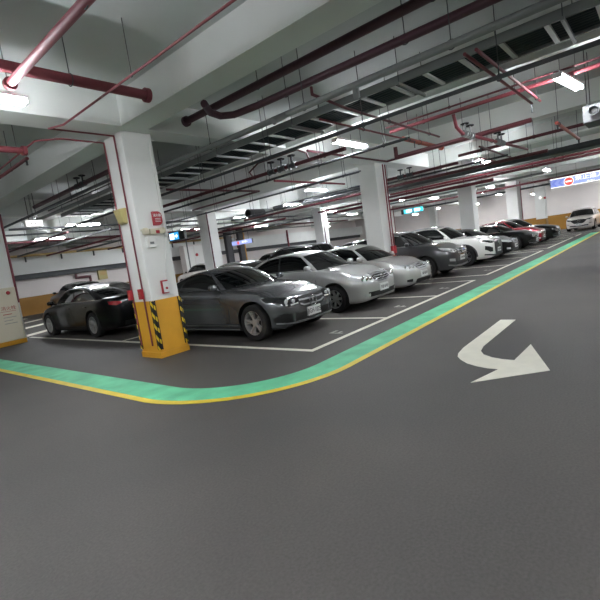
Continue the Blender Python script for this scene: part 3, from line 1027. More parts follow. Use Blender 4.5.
# red mains
o = pipe('sprinkler_main', 'red pipe crossing the upper middle towards the right edge', [(8.8, 4.35, 3.72), (8.8, -4, 3.72)], .036, RED, hang=[(8.8, y, 3.72) for y in (3.6, 1.9, .3)])
pipe('sprinkler_pipe', 'thin dark red pipe just above the red upper middle pipe', [(8.62, 4.35, 3.78), (8.62, -4, 3.78)], .018, DRED, hang=[(8.62, 3., 3.78)])
o = pipe('sprinkler_branch', 'red branch pipe with two valve pairs at the upper right', [(8.8, 3.0, 3.675), (8.9, 3.0, 3.45), (9.2, 3.0, 3.36), (13.6, 2.75, 3.36)], .033, RED, hang=[(10.9, 2.91, 3.36)])
valve(o, 9.5, 2.98, 3.36, 'x', 2, GALV)
valve(o, 11.4, 2.87, 3.36, 'x', 2, GALV)
pipe('sprinkler_pipe', 'thin red pipe pair at the top crossing over the red main, left one', [(5.9, 1.8, 3.62), (9.6, 1.8, 3.62)], .022, RED, hang=[(7.4, 1.8, 3.62)], drops=[(9.55, 1.8, 3.62, .15)])
pipe('sprinkler_pipe', 'thin red pipe pair at the top crossing over the red main, right one', [(5.9, 1.66, 3.62), (9.6, 1.66, 3.62)], .022, RED, hang=[(9.3, 1.66, 3.62)])
pipe('sprinkler_main', 'dark red pipe with a bent down end right of the second pillar', [(10.5, 5.1, 3.75), (10.5, 5.1, 3.5), (10.5, 2.0, 3.5)], .05, DRED, hang=[(10.5, 3.4, 3.5)])
pipe('sprinkler_main', 'orange red pipe stub with a flanged end between second and third pillars', [(9.7, 4.5, 3.72), (12.0, 4.5, 3.72)], .05, ORNG, flanges=[((12.0, 4.5, 3.72), 'x')], hang=[(10.6, 4.5, 3.72)])
pipe('sprinkler_pipe', 'red pipe running toward the second pillar along its top', [(8.4, 6.3, 3.8), (12.3, 6.3, 3.8), (12.3, 5.0, 3.8), (12.3, 2.5, 3.8)], .03, DRED, hang=[(10.4, 6.3, 3.8)])
ypipe('sprinkler_main', 'dark maroon pipe below the pale beam at the upper right', 12.7, 3.5, -2.5, 4.3, .04, DRED, 2.2)
pipe('sprinkler_branch', 'orange red sprinkler cross branch with two drops at the far upper right', [(10.9, 1.62, 3.38), (14.2, 1.62, 3.38)], .035, ORNG, hang=[(11.1, 1.62, 3.38), (14.0, 1.62, 3.38)], drops=[(11.0, 1.62, 3.38, .1), (14.1, 1.62, 3.38, .1)])
pipe('sprinkler_branch', 'brown sprinkler cross branch above the third pillar', [(11.6, 3.4, 3.42), (15.0, 3.5, 3.42)], .025, DRED, hang=[(11.8, 3.4, 3.42), (14.9, 3.5, 3.42)], drops=[(11.7, 3.4, 3.42, .1), (14.9, 3.5, 3.42, .1)])
o = ypipe('cable_duct', 'wide dark grey cable duct crossing above the no entry lightbox', 15.2, 3.32, -3, 8.2, .09, DGALV, 2.4, cat='duct')
ypipe('conduit_pipe', 'pale conduit just beyond the wide dark cable duct', 16.0, 3.3, -3, 9., .05, GALV, 2.5)
ypipe('sprinkler_main', 'red pipe just beyond the pale conduit at the right', 17.5, 3.36, -3, 9., .045, RED, 2.5)
ypipe('sprinkler_main', 'maroon pipe farther along the right hand ceiling', 18.9, 3.4, -2, 14., .05, DRED, 2.6)
pipe('sprinkler_pipe', 'red pipe stepping down beside the third pillar', [(14.55, 4.4, 3.35), (14.95, 4.4, 3.35), (14.95, 4.4, 3.62), (17.3, 4.4, 3.62)], .03, RED, hang=[(16.6, 4.4, 3.62)])
# middle of the picture, beyond the cable ladder
o = ypipe('sprinkler_main', 'dark red pipe with a valve set left of the second pillar', 7.35, 3.32, 4.6, 12.5, .04, DRED, 2.)
valve(o, 7.35, 6.25, 3.32, 'y', 3, DGALV)
MB().tube([(7.35, 5.5, 3.33), (7.3, 5.5, 3.46), (7.0, 5.5, 3.5), (7.0, 6.6, 3.5), (7.1, 7.0, 3.4), (7.35, 7.15, 3.33)], .018, 8).build('bypass_loop', DRED, o, smooth=50)
ypipe('conduit_pipe', 'slim grey conduit with brackets under the middle ceiling', 7.95, 3.3, 3.6, 14., .028, DGALV, 1.6)
ypipe('conduit_pipe', 'second slim grey conduit with brackets under the middle ceiling', 8.06, 3.33, 3.6, 14., .018, DGALV, 1.6)
ypipe('conduit_pipe', 'slim conduit pair of the middle ceiling ending at the second pillar, near one', 10.1, 3.32, 6.0, 15., .026, DGALV, 1.8)
ypipe('conduit_pipe', 'slim conduit pair of the middle ceiling ending at the second pillar, far one', 10.2, 3.35, 6.0, 15., .018, DGALV, 1.8)
pipe('sprinkler_pipe', 'dark red pipe crossing left to right behind the cable ladder', [(6.4, 9.2, 3.45), (9.6, 9.2, 3.45), (9.6, 12.5, 3.45)], .03, DRED, hang=[(8.7, 9.2, 3.45)])
pipe('sprinkler_pipe', 'red pipe crossing just left of the second pillar top', [(8.9, 7.9, 3.46), (12.3, 7.9, 3.46)], .03, RED, hang=[(11, 7.9, 3.46)])
o = ypipe('sprinkler_main', 'dark red pipe with a valve set right of the second pillar', 12.6, 3.3, 4.3, 6.5, .04, DRED, 1.5)
valve(o, 12.6, 5.9, 3.3, 'y', 2, DGALV)
ypipe('conduit_pipe', 'grey conduit right of the second pillar carrying small brackets', 13.4, 3.3, 3.2, 14.8, .03, DGALV, 1.6)
ypipe('sprinkler_main', 'maroon pipe crossing behind the second pillar', 14.4, 3.3, 2.4, 15., .05, DRED, 2.4)
ypipe('cable_duct', 'dark grey duct behind the second pillar', 15.9, 3.75, 9.4, 14.4, .08, DGALV, 2.4, cat='duct')
ypipe('sprinkler_main', 'orange red pipe far behind the second pillar', 20.3, 3.35, 5.5, 14., .07, RED, 2.8)
ypipe('conduit_pipe', 'pale conduit far behind the second pillar', 22.6, 3.4, 4., 15., .05, GALV, 2.8)
ypipe('sprinkler_main', 'red pipe near the far end of the garage', 28.6, 3.5, 0., 15., .06, DRED, 3.)
ypipe('conduit_pipe', 'grey conduit near the far end of the garage', 33.0, 3.5, 0., 15., .06, DGALV, 3.)
# left of the nearest pillar
pipe('sprinkler_main', 'large red pipe with a flanged end at the upper left', [(-2, 5.25, 3.89), (3.6, 5.25, 3.87)], .062, RED, hang=[(.2, 5.25, 3.89), (2.6, 5.25, 3.87)], flanges=[((3.6, 5.25, 3.87), 'x')])
pipe('sprinkler_main', 'red pipe running up to the large flanged pipe at the far upper left', [(1.98, 5.38, 3.74), (1.98, -2, 3.74)], .045, RED, hang=[(1.98, 3.5, 3.74)], flanges=[((1.98, 5.35, 3.74), 'y')])
pipe('sprinkler_pipe', 'thin red pipe running down the nearest pillar, right one of two', [(4.017, 7.0, .22), (4.017, 7.0, 3.86), (3.0, 7.0, 3.86), (3.0, 6.5, 3.775), (3.0, -2, 3.775)], .0145, RED, hang=[(3.0, 4.6, 3.775)])
pipe('sprinkler_pipe', 'thin red pipe running down the nearest pillar, left one of two', [(4.017, 7.36, .22), (4.017, 7.36, 3.84), (3.3, 7.36, 3.84), (3.0, 7.6, 3.84), (3.0, 12.2, 3.75)], .0145, RED, hang=[(3.0, 10.2, 3.79), (3.0, 8.4, 3.83)])
pipe('sprinkler_pipe', 'rose red pipe with a drop beside the thin pipes at the left edge', [(3.06, 8.2, 3.72), (3.06, 14.5, 3.72)], .03, RED, hang=[(3.06, 9., 3.72), (3.06, 11.5, 3.72)], drops=[(3.06, 8.25, 3.72, .08)])
pipe('sprinkler_main', 'short thick red pipe with flanged end at the left edge', [(.2, 7.7, 3.7), (2.85, 7.7, 3.7)], .05, RED, flanges=[((2.85, 7.7, 3.7), 'x')], hang=[(1.6, 7.7, 3.7)])
pipe('sprinkler_pipe', 'thin maroon pipe bending down above the flanged stub at the left edge', [(.5, 8.6, 4.05), (2.62, 8.6, 4.05), (2.62, 8.6, 3.75)], .018, DRED, hang=[(2., 8.6, 4.05)])
o = pipe('sprinkler_main', 'dark red pipe with a valve left of the nearest pillar', [(5.29, 9.3, 3.95), (5.29, 14.4, 3.95)], .055, PURP, hang=[(5.29, 10.4, 3.95), (5.29, 12.9, 3.95)])
valve(o, 5.29, 11.2, 3.95, 'y', 2, DGALV)
ypipe('conduit_pipe', 'long dark conduit slanting across the gap left of the nearest pillar', 4.95, 3.62, 8., 22, .035, DGALV, 2.6)
ypipe('conduit_pipe', 'thin conduit above the long dark one left of the nearest pillar', 5.7, 3.85, 9.3, 14.5, .018, DGALV, 1.5)
for i, (x, z, y0, y1, r, m, lb) in enumerate((
    (7.2, 3.45, 17, 28, .04, DRED, 'red pipe deep behind the nearest pillar'),
    (8.9, 3.5, 17, 28, .05, GALV, 'pale pipe deep behind the nearest pillar'),
    (10.4, 3.4, 16.6, 28, .045, RED, 'second red pipe deep behind the nearest pillar'),
    (12.2, 3.5, 17, 28, .05, GALV, 'grey pipe near the row-two pillar behind the dark coupe'),
    (14.2, 3.45, 17, 28, .05, DRED, 'dark red pipe behind the row-two pillar'),
    (17.6, 3.55, 16.6, 28, .06, DGALV, 'dark pipe over the far bays of the middle'),
    (19.2, 3.5, 16.6, 28, .05, RED, 'red pipe over the far bays of the middle'),
    (23.0, 3.6, 16.6, 28, .06, DGALV, 'dark pipe over the farthest bays'))):
    ypipe('ceiling_pipe', lb, x, z, y0, y1, r, m, 3.)
for i, (y, z, xa, xb, r, m, lb) in enumerate((
    (17.6, 3.72, 5.5, 26, .04, DGALV, 'dark cross pipe nearest behind the second row of pillars'),
    (19.2, 3.7, 5.5, 30, .035, DGALV, 'grey cross pipe behind the second row of pillars'),
    (22.0, 3.68, 5, 34, .05, DRED, 'dark red cross pipe farther behind the second row of pillars'),
    (25.0, 3.7, 4, 34, .05, GALV, 'pale cross pipe close to the back wall'))):
    pipe('ceiling_pipe', lb, [(xa, y, z), (xb, y, z)], r, m, hang=[(x, y, z) for x in np.arange(xa + 1, xb, 3.3)])
o = pipe('wall_pipe', 'long beige pipe on brackets along the top of the back wall upstand', [(4, 29.02, 3.58), (26, 29.02, 3.58)], .07, BEIGE)
for x in np.arange(5.5, 26, 2.05):
    MB().box(x - .03, x + .03, 29.0, 29.11, 3.2, 3.52).build('bracket', DGALV, o)
def wall_pipe(label, pts, r, m, by0, by1, bz):
    o = pipe('fire_pipe', label, pts, r, m)
    x = pts[0][0]
    MB().box(x - .04, x + .04, by0, by1, bz, bz + .05).build('bracket', DGALV, o)
wall_pipe('red pipe drop with an elbow against the back wall by the black saloon', [(12.6, 29.8, 2.15), (12.6, 29.8, 1.9), (13.5, 29.8, 1.88), (13.5, 29.8, 0.0)], .08, DRED, 29.8, 29.99, 2.0)
wall_pipe('short red pipe drop in front of the back wall upstand', [(17.2, 28.95, 3.4), (17.2, 28.95, 2.9), (17.2, 28.7, 2.88), (17.2, 28.7, 2.6)], .06, DRED, 28.95, 29.11, 3.3)
wall_pipe('red pipe drop on the upstand left of the row-two far pillar', [(26.5, 29.0, 3.4), (26.5, 29.0, 2.6)], .06, RED, 29.0, 29.11, 3.3)
wall_pipe('tall red riser beside the far pillar behind the silver cars', [(33.4, 28.98, 3.8), (33.4, 28.98, 0.0)], .09, RED, 28.98, 29.11, 3.3)
# pillar pipes
for k, (x, y, m, lb) in enumerate(((12.83, 6.74, RED, 'red riser on the second pillar, left one of two'), (12.98, 6.74, RED, 'red riser on the second pillar, right one of two'), (30.75, 6.8, RED, 'pink red riser on the fourth pillar'), (12.72, 15.63, DRED, 'dark red riser down the row-two pillar behind the dark coupe'), (21.5, 15.63, DRED, 'dark red riser down the row-two pillar behind the silver cars'), (30.6, 15.63, RED, 'thin red riser on the far pillar right of the second pillar'))):
    o = pipe('fire_riser', lb, [(x, y, .0), (x, y, 3.85)], .022 if k < 2 else .03, m)
    MB().box(x - .05, x + .05, y - .045, y + .03, 1.0, 1.24).build('junction_box', REDP, o)
pipe('fire_riser', 'red riser along the edge of the pillar with the fire cabinet', [(4.52, 14.972, 1.2), (4.52, 14.972, 3.85)], .034, RED)

# jet fans
t = thing('jet_fan', 'grey fan box with two round nozzles hanging at the upper right edge', 'fan', (10.1, .62, 3.18))
mb = MB().box(-.35, .35, -.52, .42, -.14, .16); b = mb.build('housing', GREYM, t)
bv = b.modifiers.new('bevel', 'BEVEL'); bv.width = .02; bv.segments = 2
for y in (.24, .0, -.3):
    mb = MB(); mb.lathe([(-.36, .05), (-.46, .085), (-.46, .075), (-.38, .045)], origin=(0, y, .03), n=20)
    nz = mb.build('nozzle', DGALV, t, smooth=40)
    mb = MB(); mb.lathe([(-.372, 0), (-.372, .07), (-.366, .07), (-.366, 0)], origin=(0, y, .03), n=20); mb.build('opening', DARK, nz)
for (x, y) in ((-.25, .35), (-.25, -.45), (.25, .35), (.25, -.45)):
    MB().tube([(x, y, .15), (x, y, ZC - 3.18)], .008, 6).build('hanger_rod', DGALV, t)
t = thing('jet_fan', 'dark round jet fan hanging above the row of cars behind the coupe', 'fan', (15.2, 15.0, 3.62))
mb = MB(); mb.lathe([(-.5, .16), (-.5, .2), (.5, .2), (.5, .16)], n=24); mb.build('housing', DARK, t, smooth=40)
mb = MB(); mb.lathe([(.5, .17), (.5, .21), (1.1, .19), (1.1, .15)], n=24); mb.build('silencer', GALV, t, smooth=40)
for x in (-.3, .9): MB().tube([(x, 0, .19), (x, 0, .6)], .01, 6).build('hanger_rod', DGALV, t)

# ------------------------------------------------------------------ signs
def hung(t, pts, z0, z1=ZC):
    for (x, y) in pts:
        MB().tube([(x, y, z0), (x, y, z1)], .01, 6).build('hanger_rod', DGALV, t)
t = thing('hanging_sign', 'large lit lightbox sign reading no entry, above the driving lane', 'sign', (27., 3.2, 3.1))
MB().box(.0, .12, -1.85, 1.32, -.25, .26).build('sign_box', GREYM, t)
SIGNF = mat('sign_face_lilac', '8c9ce0', .4, emit='a0b0f4', estr=.11)
SIGNW = mat('sign_face_white', 'ffffff', .4, emit='ffffff', estr=.33)
SIGNR = mat('sign_face_red', 'd0483f', .4, emit='ee5248', estr=.16)
SIGNB = mat('sign_face_blue', '7488dc', .4, emit='8094f0', estr=.1)
MB().box(-.008, 0, -1.83, 1.30, -.235, .245).build('sign_face', SIGNF, t)
for z0, z1 in ((-.235, -.2), (.21, .245)):
    MB().box(-.011, -.006, -1.83, 1.3, z0, z1).build('border', SIGNW, t)
for k in range(2):
    y = 1.24 - k * .3
    q = MB()
    for s in (1, -1):
        vs = [(y, 0), (y - .15, .17 * s), (y - .27, .17 * s), (y - .12, 0)]
        v3 = [(-.012, a, b - .015) for a, b in vs] + [(-.007, a, b - .015) for a, b in vs]
        q.add(v3, [(0, 1, 2, 3), (7, 6, 5, 4), (0, 4, 5, 1), (1, 5, 6, 2), (2, 6, 7, 3), (3, 7, 4, 0)])
    q.build('chevron', SIGNB, t)
q = MB(); q.lathe([(-.016, 0), (-.016, .2), (-.007, .2), (-.007, 0)], origin=(0, .46, -.01), n=32); rr_ = q.build('red_disc', SIGNR, t)
q = MB(); q.lathe([(-.013, .2), (-.013, .222), (-.007, .222), (-.007, .2)], origin=(0, .46, -.01), n=32); q.build('white_ring', SIGNW, rr_)
MB().box(-.02, -.015, .32, .60, -.045, .025).build('white_bar', SIGNW, rr_)
text('禁止進入', .25, SIGNW, t, (-.012, -.44, .06), (PI / 2, 0, -PI / 2), 'lettering').scale = (1.25, 1, 1)
text('No Entry', .085, SIGNW, t, (-.012, -.5, -.145), (PI / 2, 0, -PI / 2), 'small_lettering')
hung(t, [(.06, 1.), (.06, -1.)], .2, ZC - 3.1)
t = thing('hanging_sign', 'small white lightbox with a red disc hanging before the dark gate', 'sign', (17.9, 19.2, 2.53))
MB().box(0, .1, -.9, .85, -.13, .13).build('sign_box', GREYM, t)
MB().box(-.008, 0, -.89, .84, -.12, .12).build('sign_face', SIGNF, t)
q = MB(); q.lathe([(-.014, 0), (-.014, .1), (-.006, .1), (-.006, 0)], origin=(0, .28, 0), n=24); q.build('red_disc', SIGNR, t)
text('禁止進入', .13, SIGNW, t, (-.011, -.3, .0), (PI / 2, 0, -PI / 2), 'lettering')
hung(t, [(.05, .6), (.05, -.6)], .13, ZC - 2.53)
TEAL = mat('screen_teal', '3ad0e0', .3, emit='2cc4e0', estr=0.273)
BLUE = mat('screen_blue', '2f9fe0', .3, emit='2a9ee6', estr=0.273)
t = thing('hanging_sign', 'teal and white lit sign hanging right of the second pillar', 'sign', (27., 12.45, 3.08))
MB().box(0, .14, -.75, .78, -.15, .15).build('sign_box', DARK, t)
MB().box(-.008, 0, -.74, .6, -.14, .14).build('sign_face', TEAL, t)
for (a, b) in ((.02, .42), (-.55, -.15)):
    MB().box(-.014, -.006, a, b, -.09, .09).build('white_panel', SIGNW, t)
MB().box(-.013, -.006, -.1, -.02, -.12, .12).build('dark_panel', GREYM, t)
hung(t, [(.07, .5), (.07, -.5)], .15, ZC - 3.08)
t = thing('hanging_sign', 'bright blue display hanging just right of the nearest pillar', 'sign', (13.5, 19.35, 3.22))
MB().box(0, .16, -.78, .55, -.24, .22).build('sign_box', DARK, t)
MB().box(-.008, 0, -.3, .52, -.2, .18).build('sign_face', BLUE, t)
MB().box(-.014, -.006, .1, .5, -.16, .14).build('white_panel', SIGNW, t)
q = MB()
q.add([(-.014, y, z) for y, z in ((-.22, -.02), (-.1, .1), (-.1, .03), (.04, .03), (.04, -.07), (-.1, -.07), (-.1, -.14))] + [(-.006, y, z) for y, z in ((-.22, -.02), (-.1, .1), (-.1, .03), (.04, .03), (.04, -.07), (-.1, -.07), (-.1, -.14))], [(0, 1, 2, 3, 4, 5, 6)] + [(i, 7 + i, 7 + (i + 1) % 7, (i + 1) % 7) for i in range(7)])
q.build('arrow', SIGNW, t)
hung(t, [(.08, .3), (.08, -.5)], .22, ZC - 3.22)
t = thing('exit_light', 'small white lit box hanging left of the nearest pillar', 'light', (4.75, 13.2, 3.3))
MB().box(-.22, .22, -.05, .05, -.09, .09).build('sign_box', WHITEP, t)
MB().box(-.21, .21, -.056, -.05, -.08, .08).build('sign_face', SIGNW, t)
for x in (-.08, .02, .12): MB().box(x - .02, x + .02, -.06, -.055, -.015, .015).build('mark', GALV, t)
hung(t, [(-.1, 0), (.1, 0)], .09, ZC - 3.3)

# ------------------------------------------------------------------ things fixed to the nearest pillar (left face x=4.04, front face y=6.8)
o = MB()
yc = 7.2
vs = [(4.045, yc - .11, 2.40), (4.045, yc + .11, 2.40), (4.045, yc + .14, 2.68), (4.045, yc - .14, 2.68), (3.96, yc - .08, 2.42), (3.96, yc + .08, 2.42), (3.915, yc + .11, 2.66), (3.915, yc - .11, 2.66)]
o.add(vs, [(0, 1, 2, 3), (4, 7, 6, 5), (0, 4, 5, 1), (1, 5, 6, 2), (2, 6, 7, 3), (3, 7, 4, 0)])
o = tag(o.build('wall_speaker', KHAKI), 'khaki speaker box mounted high on the left face of the nearest pillar', 'speaker')
bv = o.modifiers.new('bevel', 'BEVEL'); bv.width = .02; bv.segments = 3
q = MB()
pts = [(4.33, 2.31), (4.43, 2.31)] + [(4.43 + .075 * math.cos(a), 2.385 + .075 * math.sin(a)) for a in np.linspace(-PI / 2, 0, 7)[1:]] + [(4.505 - .075 + .075 * math.cos(a), 2.475 + .075 * math.sin(a)) for a in np.linspace(0, PI / 2, 7)] + [(4.33, 2.55)]
n_ = len(pts)
q.add([(x, 6.755, z) for x, z in pts] + [(x, 6.805, z) for x, z in pts], [tuple(range(n_)), tuple(range(2 * n_ - 1, n_ - 1, -1))] + [(i, n_ + i, n_ + (i + 1) % n_, (i + 1) % n_) for i in range(n_)])
o = tag(q.build('wall_sign', REDP), 'red round-cornered fire sign high on the nearest pillar', 'sign')
text('滅火器', .052, WHITEP, o, (4.41, 6.753, 2.48), (PI / 2, 0, 0))
for k in range(3):
    MB().box(4.36, 4.47, 6.752, 6.756, 2.42 - k * .025, 2.427 - k * .025).build('text_line', WHITEP, o)
t = thing('emergency_light', 'cream twin lamp emergency light on the nearest pillar below the red sign', 'light', (4.27, 6.8, 2.2))
MB().box(-.06, .12, -.07, .006, -.04, .05).build('housing', CREAM, t)
MB().superball((-.15, -.07, .01), (.055, .06, .06), .7, 14).build('lamp_head', CREAM, t, smooth=50)
MB().superball((.18, -.07, .01), (.05, .06, .055), .7, 14).build('lamp_head', CREAM, t, smooth=50)
MB().box(-.2, .2, -.04, .004, .03, .055).build('mounting_bar', CREAM, t)
MB().box(.05, .12, -.076, -.068, -.035, .02).build('red_label', REDP, t)
t = thing('junction_box', 'small white box under the emergency light on the nearest pillar', 'box', (4.22, 6.8, 2.05))
b = MB().box(-.085, .075, -.06, .006, -.12, .07).build('box_body', WHITEP, t)
bv = b.modifiers.new('bevel', 'BEVEL'); bv.width = .012; bv.segments = 2
MB().box(-.045, .03, -.064, -.058, -.06, -.02).build('label_plate', GALV, t)
t = thing('call_box', 'red framed white alarm box just above the yellow band of the nearest pillar', 'alarm box', (4.33, 6.8, 1.23))
MB().box(-.06, .06, -.045, .006, -.12, .115).build('back_plate', REDP, t)
MB().box(-.045, .05, -.06, -.044, -.1, .09).build('face_plate', WHITEP, t)
q = MB(); q.lathe([(-.07, 0), (-.07, .022), (-.058, .022), (-.058, 0)], origin=(.01, 0, -.03), axis='y', n=16); q.build('button', REDP, t)
pipe('conduit_pipe', 'thin white conduit curving down the front face of the nearest pillar', [(4.62, 6.785, 3.79), (4.57, 6.785, 3.79), (4.545, 6.785, 3.75), (4.53, 6.785, 3.65), (4.53, 6.785, 2.1), (4.385, 6.785, 1.36)], .012, WHITEP)
for (y, lb) in ((7.0, 'small red valve box on the right thin pipe of the nearest pillar'), (7.36, 'small red valve box on the left thin pipe of the nearest pillar')):
    t = thing('valve_box', lb, 'valve', (3.98, y, 1.15))
    MB().box(-.03, .02, -.05, .05, -.08, .1).build('box_body', REDP, t)
    MB().box(-.036, -.028, -.028, .028, -.03, .05).build('face_plate', ORNG, t)
# fire cabinet on the left pillar
t = thing('fire_cabinet', 'beige fire hose cabinet with red lettering at the left edge', 'cabinet', (4.02, 14.955, 0))
b = MB().box(-.7, .40, -.26, .02, .13, 1.68).build('cabinet_body', CABI, t)
bv = b.modifiers.new('bevel', 'BEVEL'); bv.width = .015; bv.segments = 2
MB().box(-.72, .42, -.27, .02, .0, .13).build('plinth', YELP, t)
dr_ = MB().box(-.66, .37, -.272, -.258, .18, 1.36).build('door', CABI, t)
q = MB(); q.lathe([(-.3, 0), (-.3, .03), (-.262, .055), (-.255, .055), (-.255, 0)], origin=(.2, 0, 1.53), axis='y', n=24); q.build('alarm_button', REDP, t, smooth=40)
text('消火栓', .13, REDP, dr_, (.12, -.274, 1.08), (PI / 2, 0, 0))
MB().box(-.1, .3, -.275, -.271, .99, 1.0).build('underline', REDP, dr_)
for k in range(4):
    MB().box(-.05, .18 + .1 * (k % 2), -.275, -.271, .9 - k * .09, .92 - k * .09).build('text_line', GREY_LINE if k else REDP, dr_)
# small things by the far walls
t = thing('wall_box', 'khaki box on the back wall behind the black saloon', 'box', (14.4, 29.98, 1.9))
MB().box(-.3, .3, -.2, .02, -.35, .35).build('box_body', KHAKI, t)
MB().box(-.2, .2, -.21, -.19, -.05, .2).build('face_plate', BEIGE, t)
MB().tube([(0, -.1, .35), (0, -.1, .6)], .03, 8).build('conduit', DGALV, t)
for k, (x, lb) in enumerate(((23.5, 'dark steel post with a yellow edge by the back wall, left one'), (24.9, 'dark steel post with a yellow edge by the back wall, right one'))):
    t = thing('gate_post', lb, 'post', (x, 26.8, 0))
    MB().box(-.25, .25, -.15, .15, 0, 4.38).build('post_body', mat('post_grey_%d' % k, '3a3b3f', .5), t)
    MB().box(.25, .33, -.17, .15, 0, 4.3).build('edge_strip', YELP if k else DGALV, t)
t = thing('wall_cabinet', 'tall white service cabinet by the back wall left of the dark posts', 'cabinet', (20.9, 28.2, 0))
MB().box(-.9, .9, -.3, .3, 0, 3.2).build('cabinet_body', WALLM, t)
for x in (-.45, .45): MB().box(x - .42, x + .42, -.315, -.299, .1, 3.1).build('door', WHITEP, t)
MB().tube([(-.6, -.36, 0.1), (-.6, -.36, 4.2)], .05, 8).build('conduit', GALV, t)
q = MB(); q.lathe([(-.36, 0), (-.36, .12), (-.3, .12), (-.3, 0)], origin=(.2, 0, 2.4), axis='y', n=20); q.build('alarm_bell', REDP, t)
t = thing('emergency_light', 'small lit emergency lamp on the fifth pillar beside the no entry lightbox', 'light', (38.3, 7.0, 2.85))
MB().box(-.05, .06, -.1, .1, -.06, .06).build('housing', CREAM, t)
MB().superball((-.08, .13, .05), (.08, .09, .09), .8, 12).build('lamp_head', SIGNW, t)
MB().box(-.06, .0, -.25, -.1, -.08, .08).build('red_label', REDP, t)

# ------------------------------------------------------------------ the cars
GREY_P = paint('paint_dark_grey', '606265', .55, .26)
SILV_P = paint('paint_silver', 'bcbdbb', .45, .32)
SILV2_P = paint('paint_silver_warm', 'b7b7b3', .45, .32)
CHAR_P = paint('paint_charcoal', '48494c', .45, .28)
WHIT_P = paint('paint_white', 'e8e7e3', .0, .25)
BLAK_P = paint('paint_black', '08090a', .0, .3, .1, .55)
BLK2_P = paint('paint_soft_black', '141517', .1, .3, .15, .7)
RED_P = paint('paint_wine_red', 'a52a3c', .4, .25)
BLUE_P = paint('paint_blue', '2f57c0', .4, .25)
PEARL_P = paint('paint_pearl', 'e8e2dc', .0, .28)

def lamps(x0, x1, zi, zo, hi, ho, k=.5):
    """top/bottom outline of a headlight from inner edge x0 to outer edge x1"""
    xm = x0 + (x1 - x0) * k
    top = [(x0, zi + .012), (xm, (zi + zo) / 2 + .012 + hi * .25), (x1, zo + .01)]
    bot = [(x0, zi - .02), (x0 + (x1 - x0) * .25, zi - hi * .8), (xm, (zi + zo) / 2 - hi * .75), (x1, zo - ho)]
    return top, bot

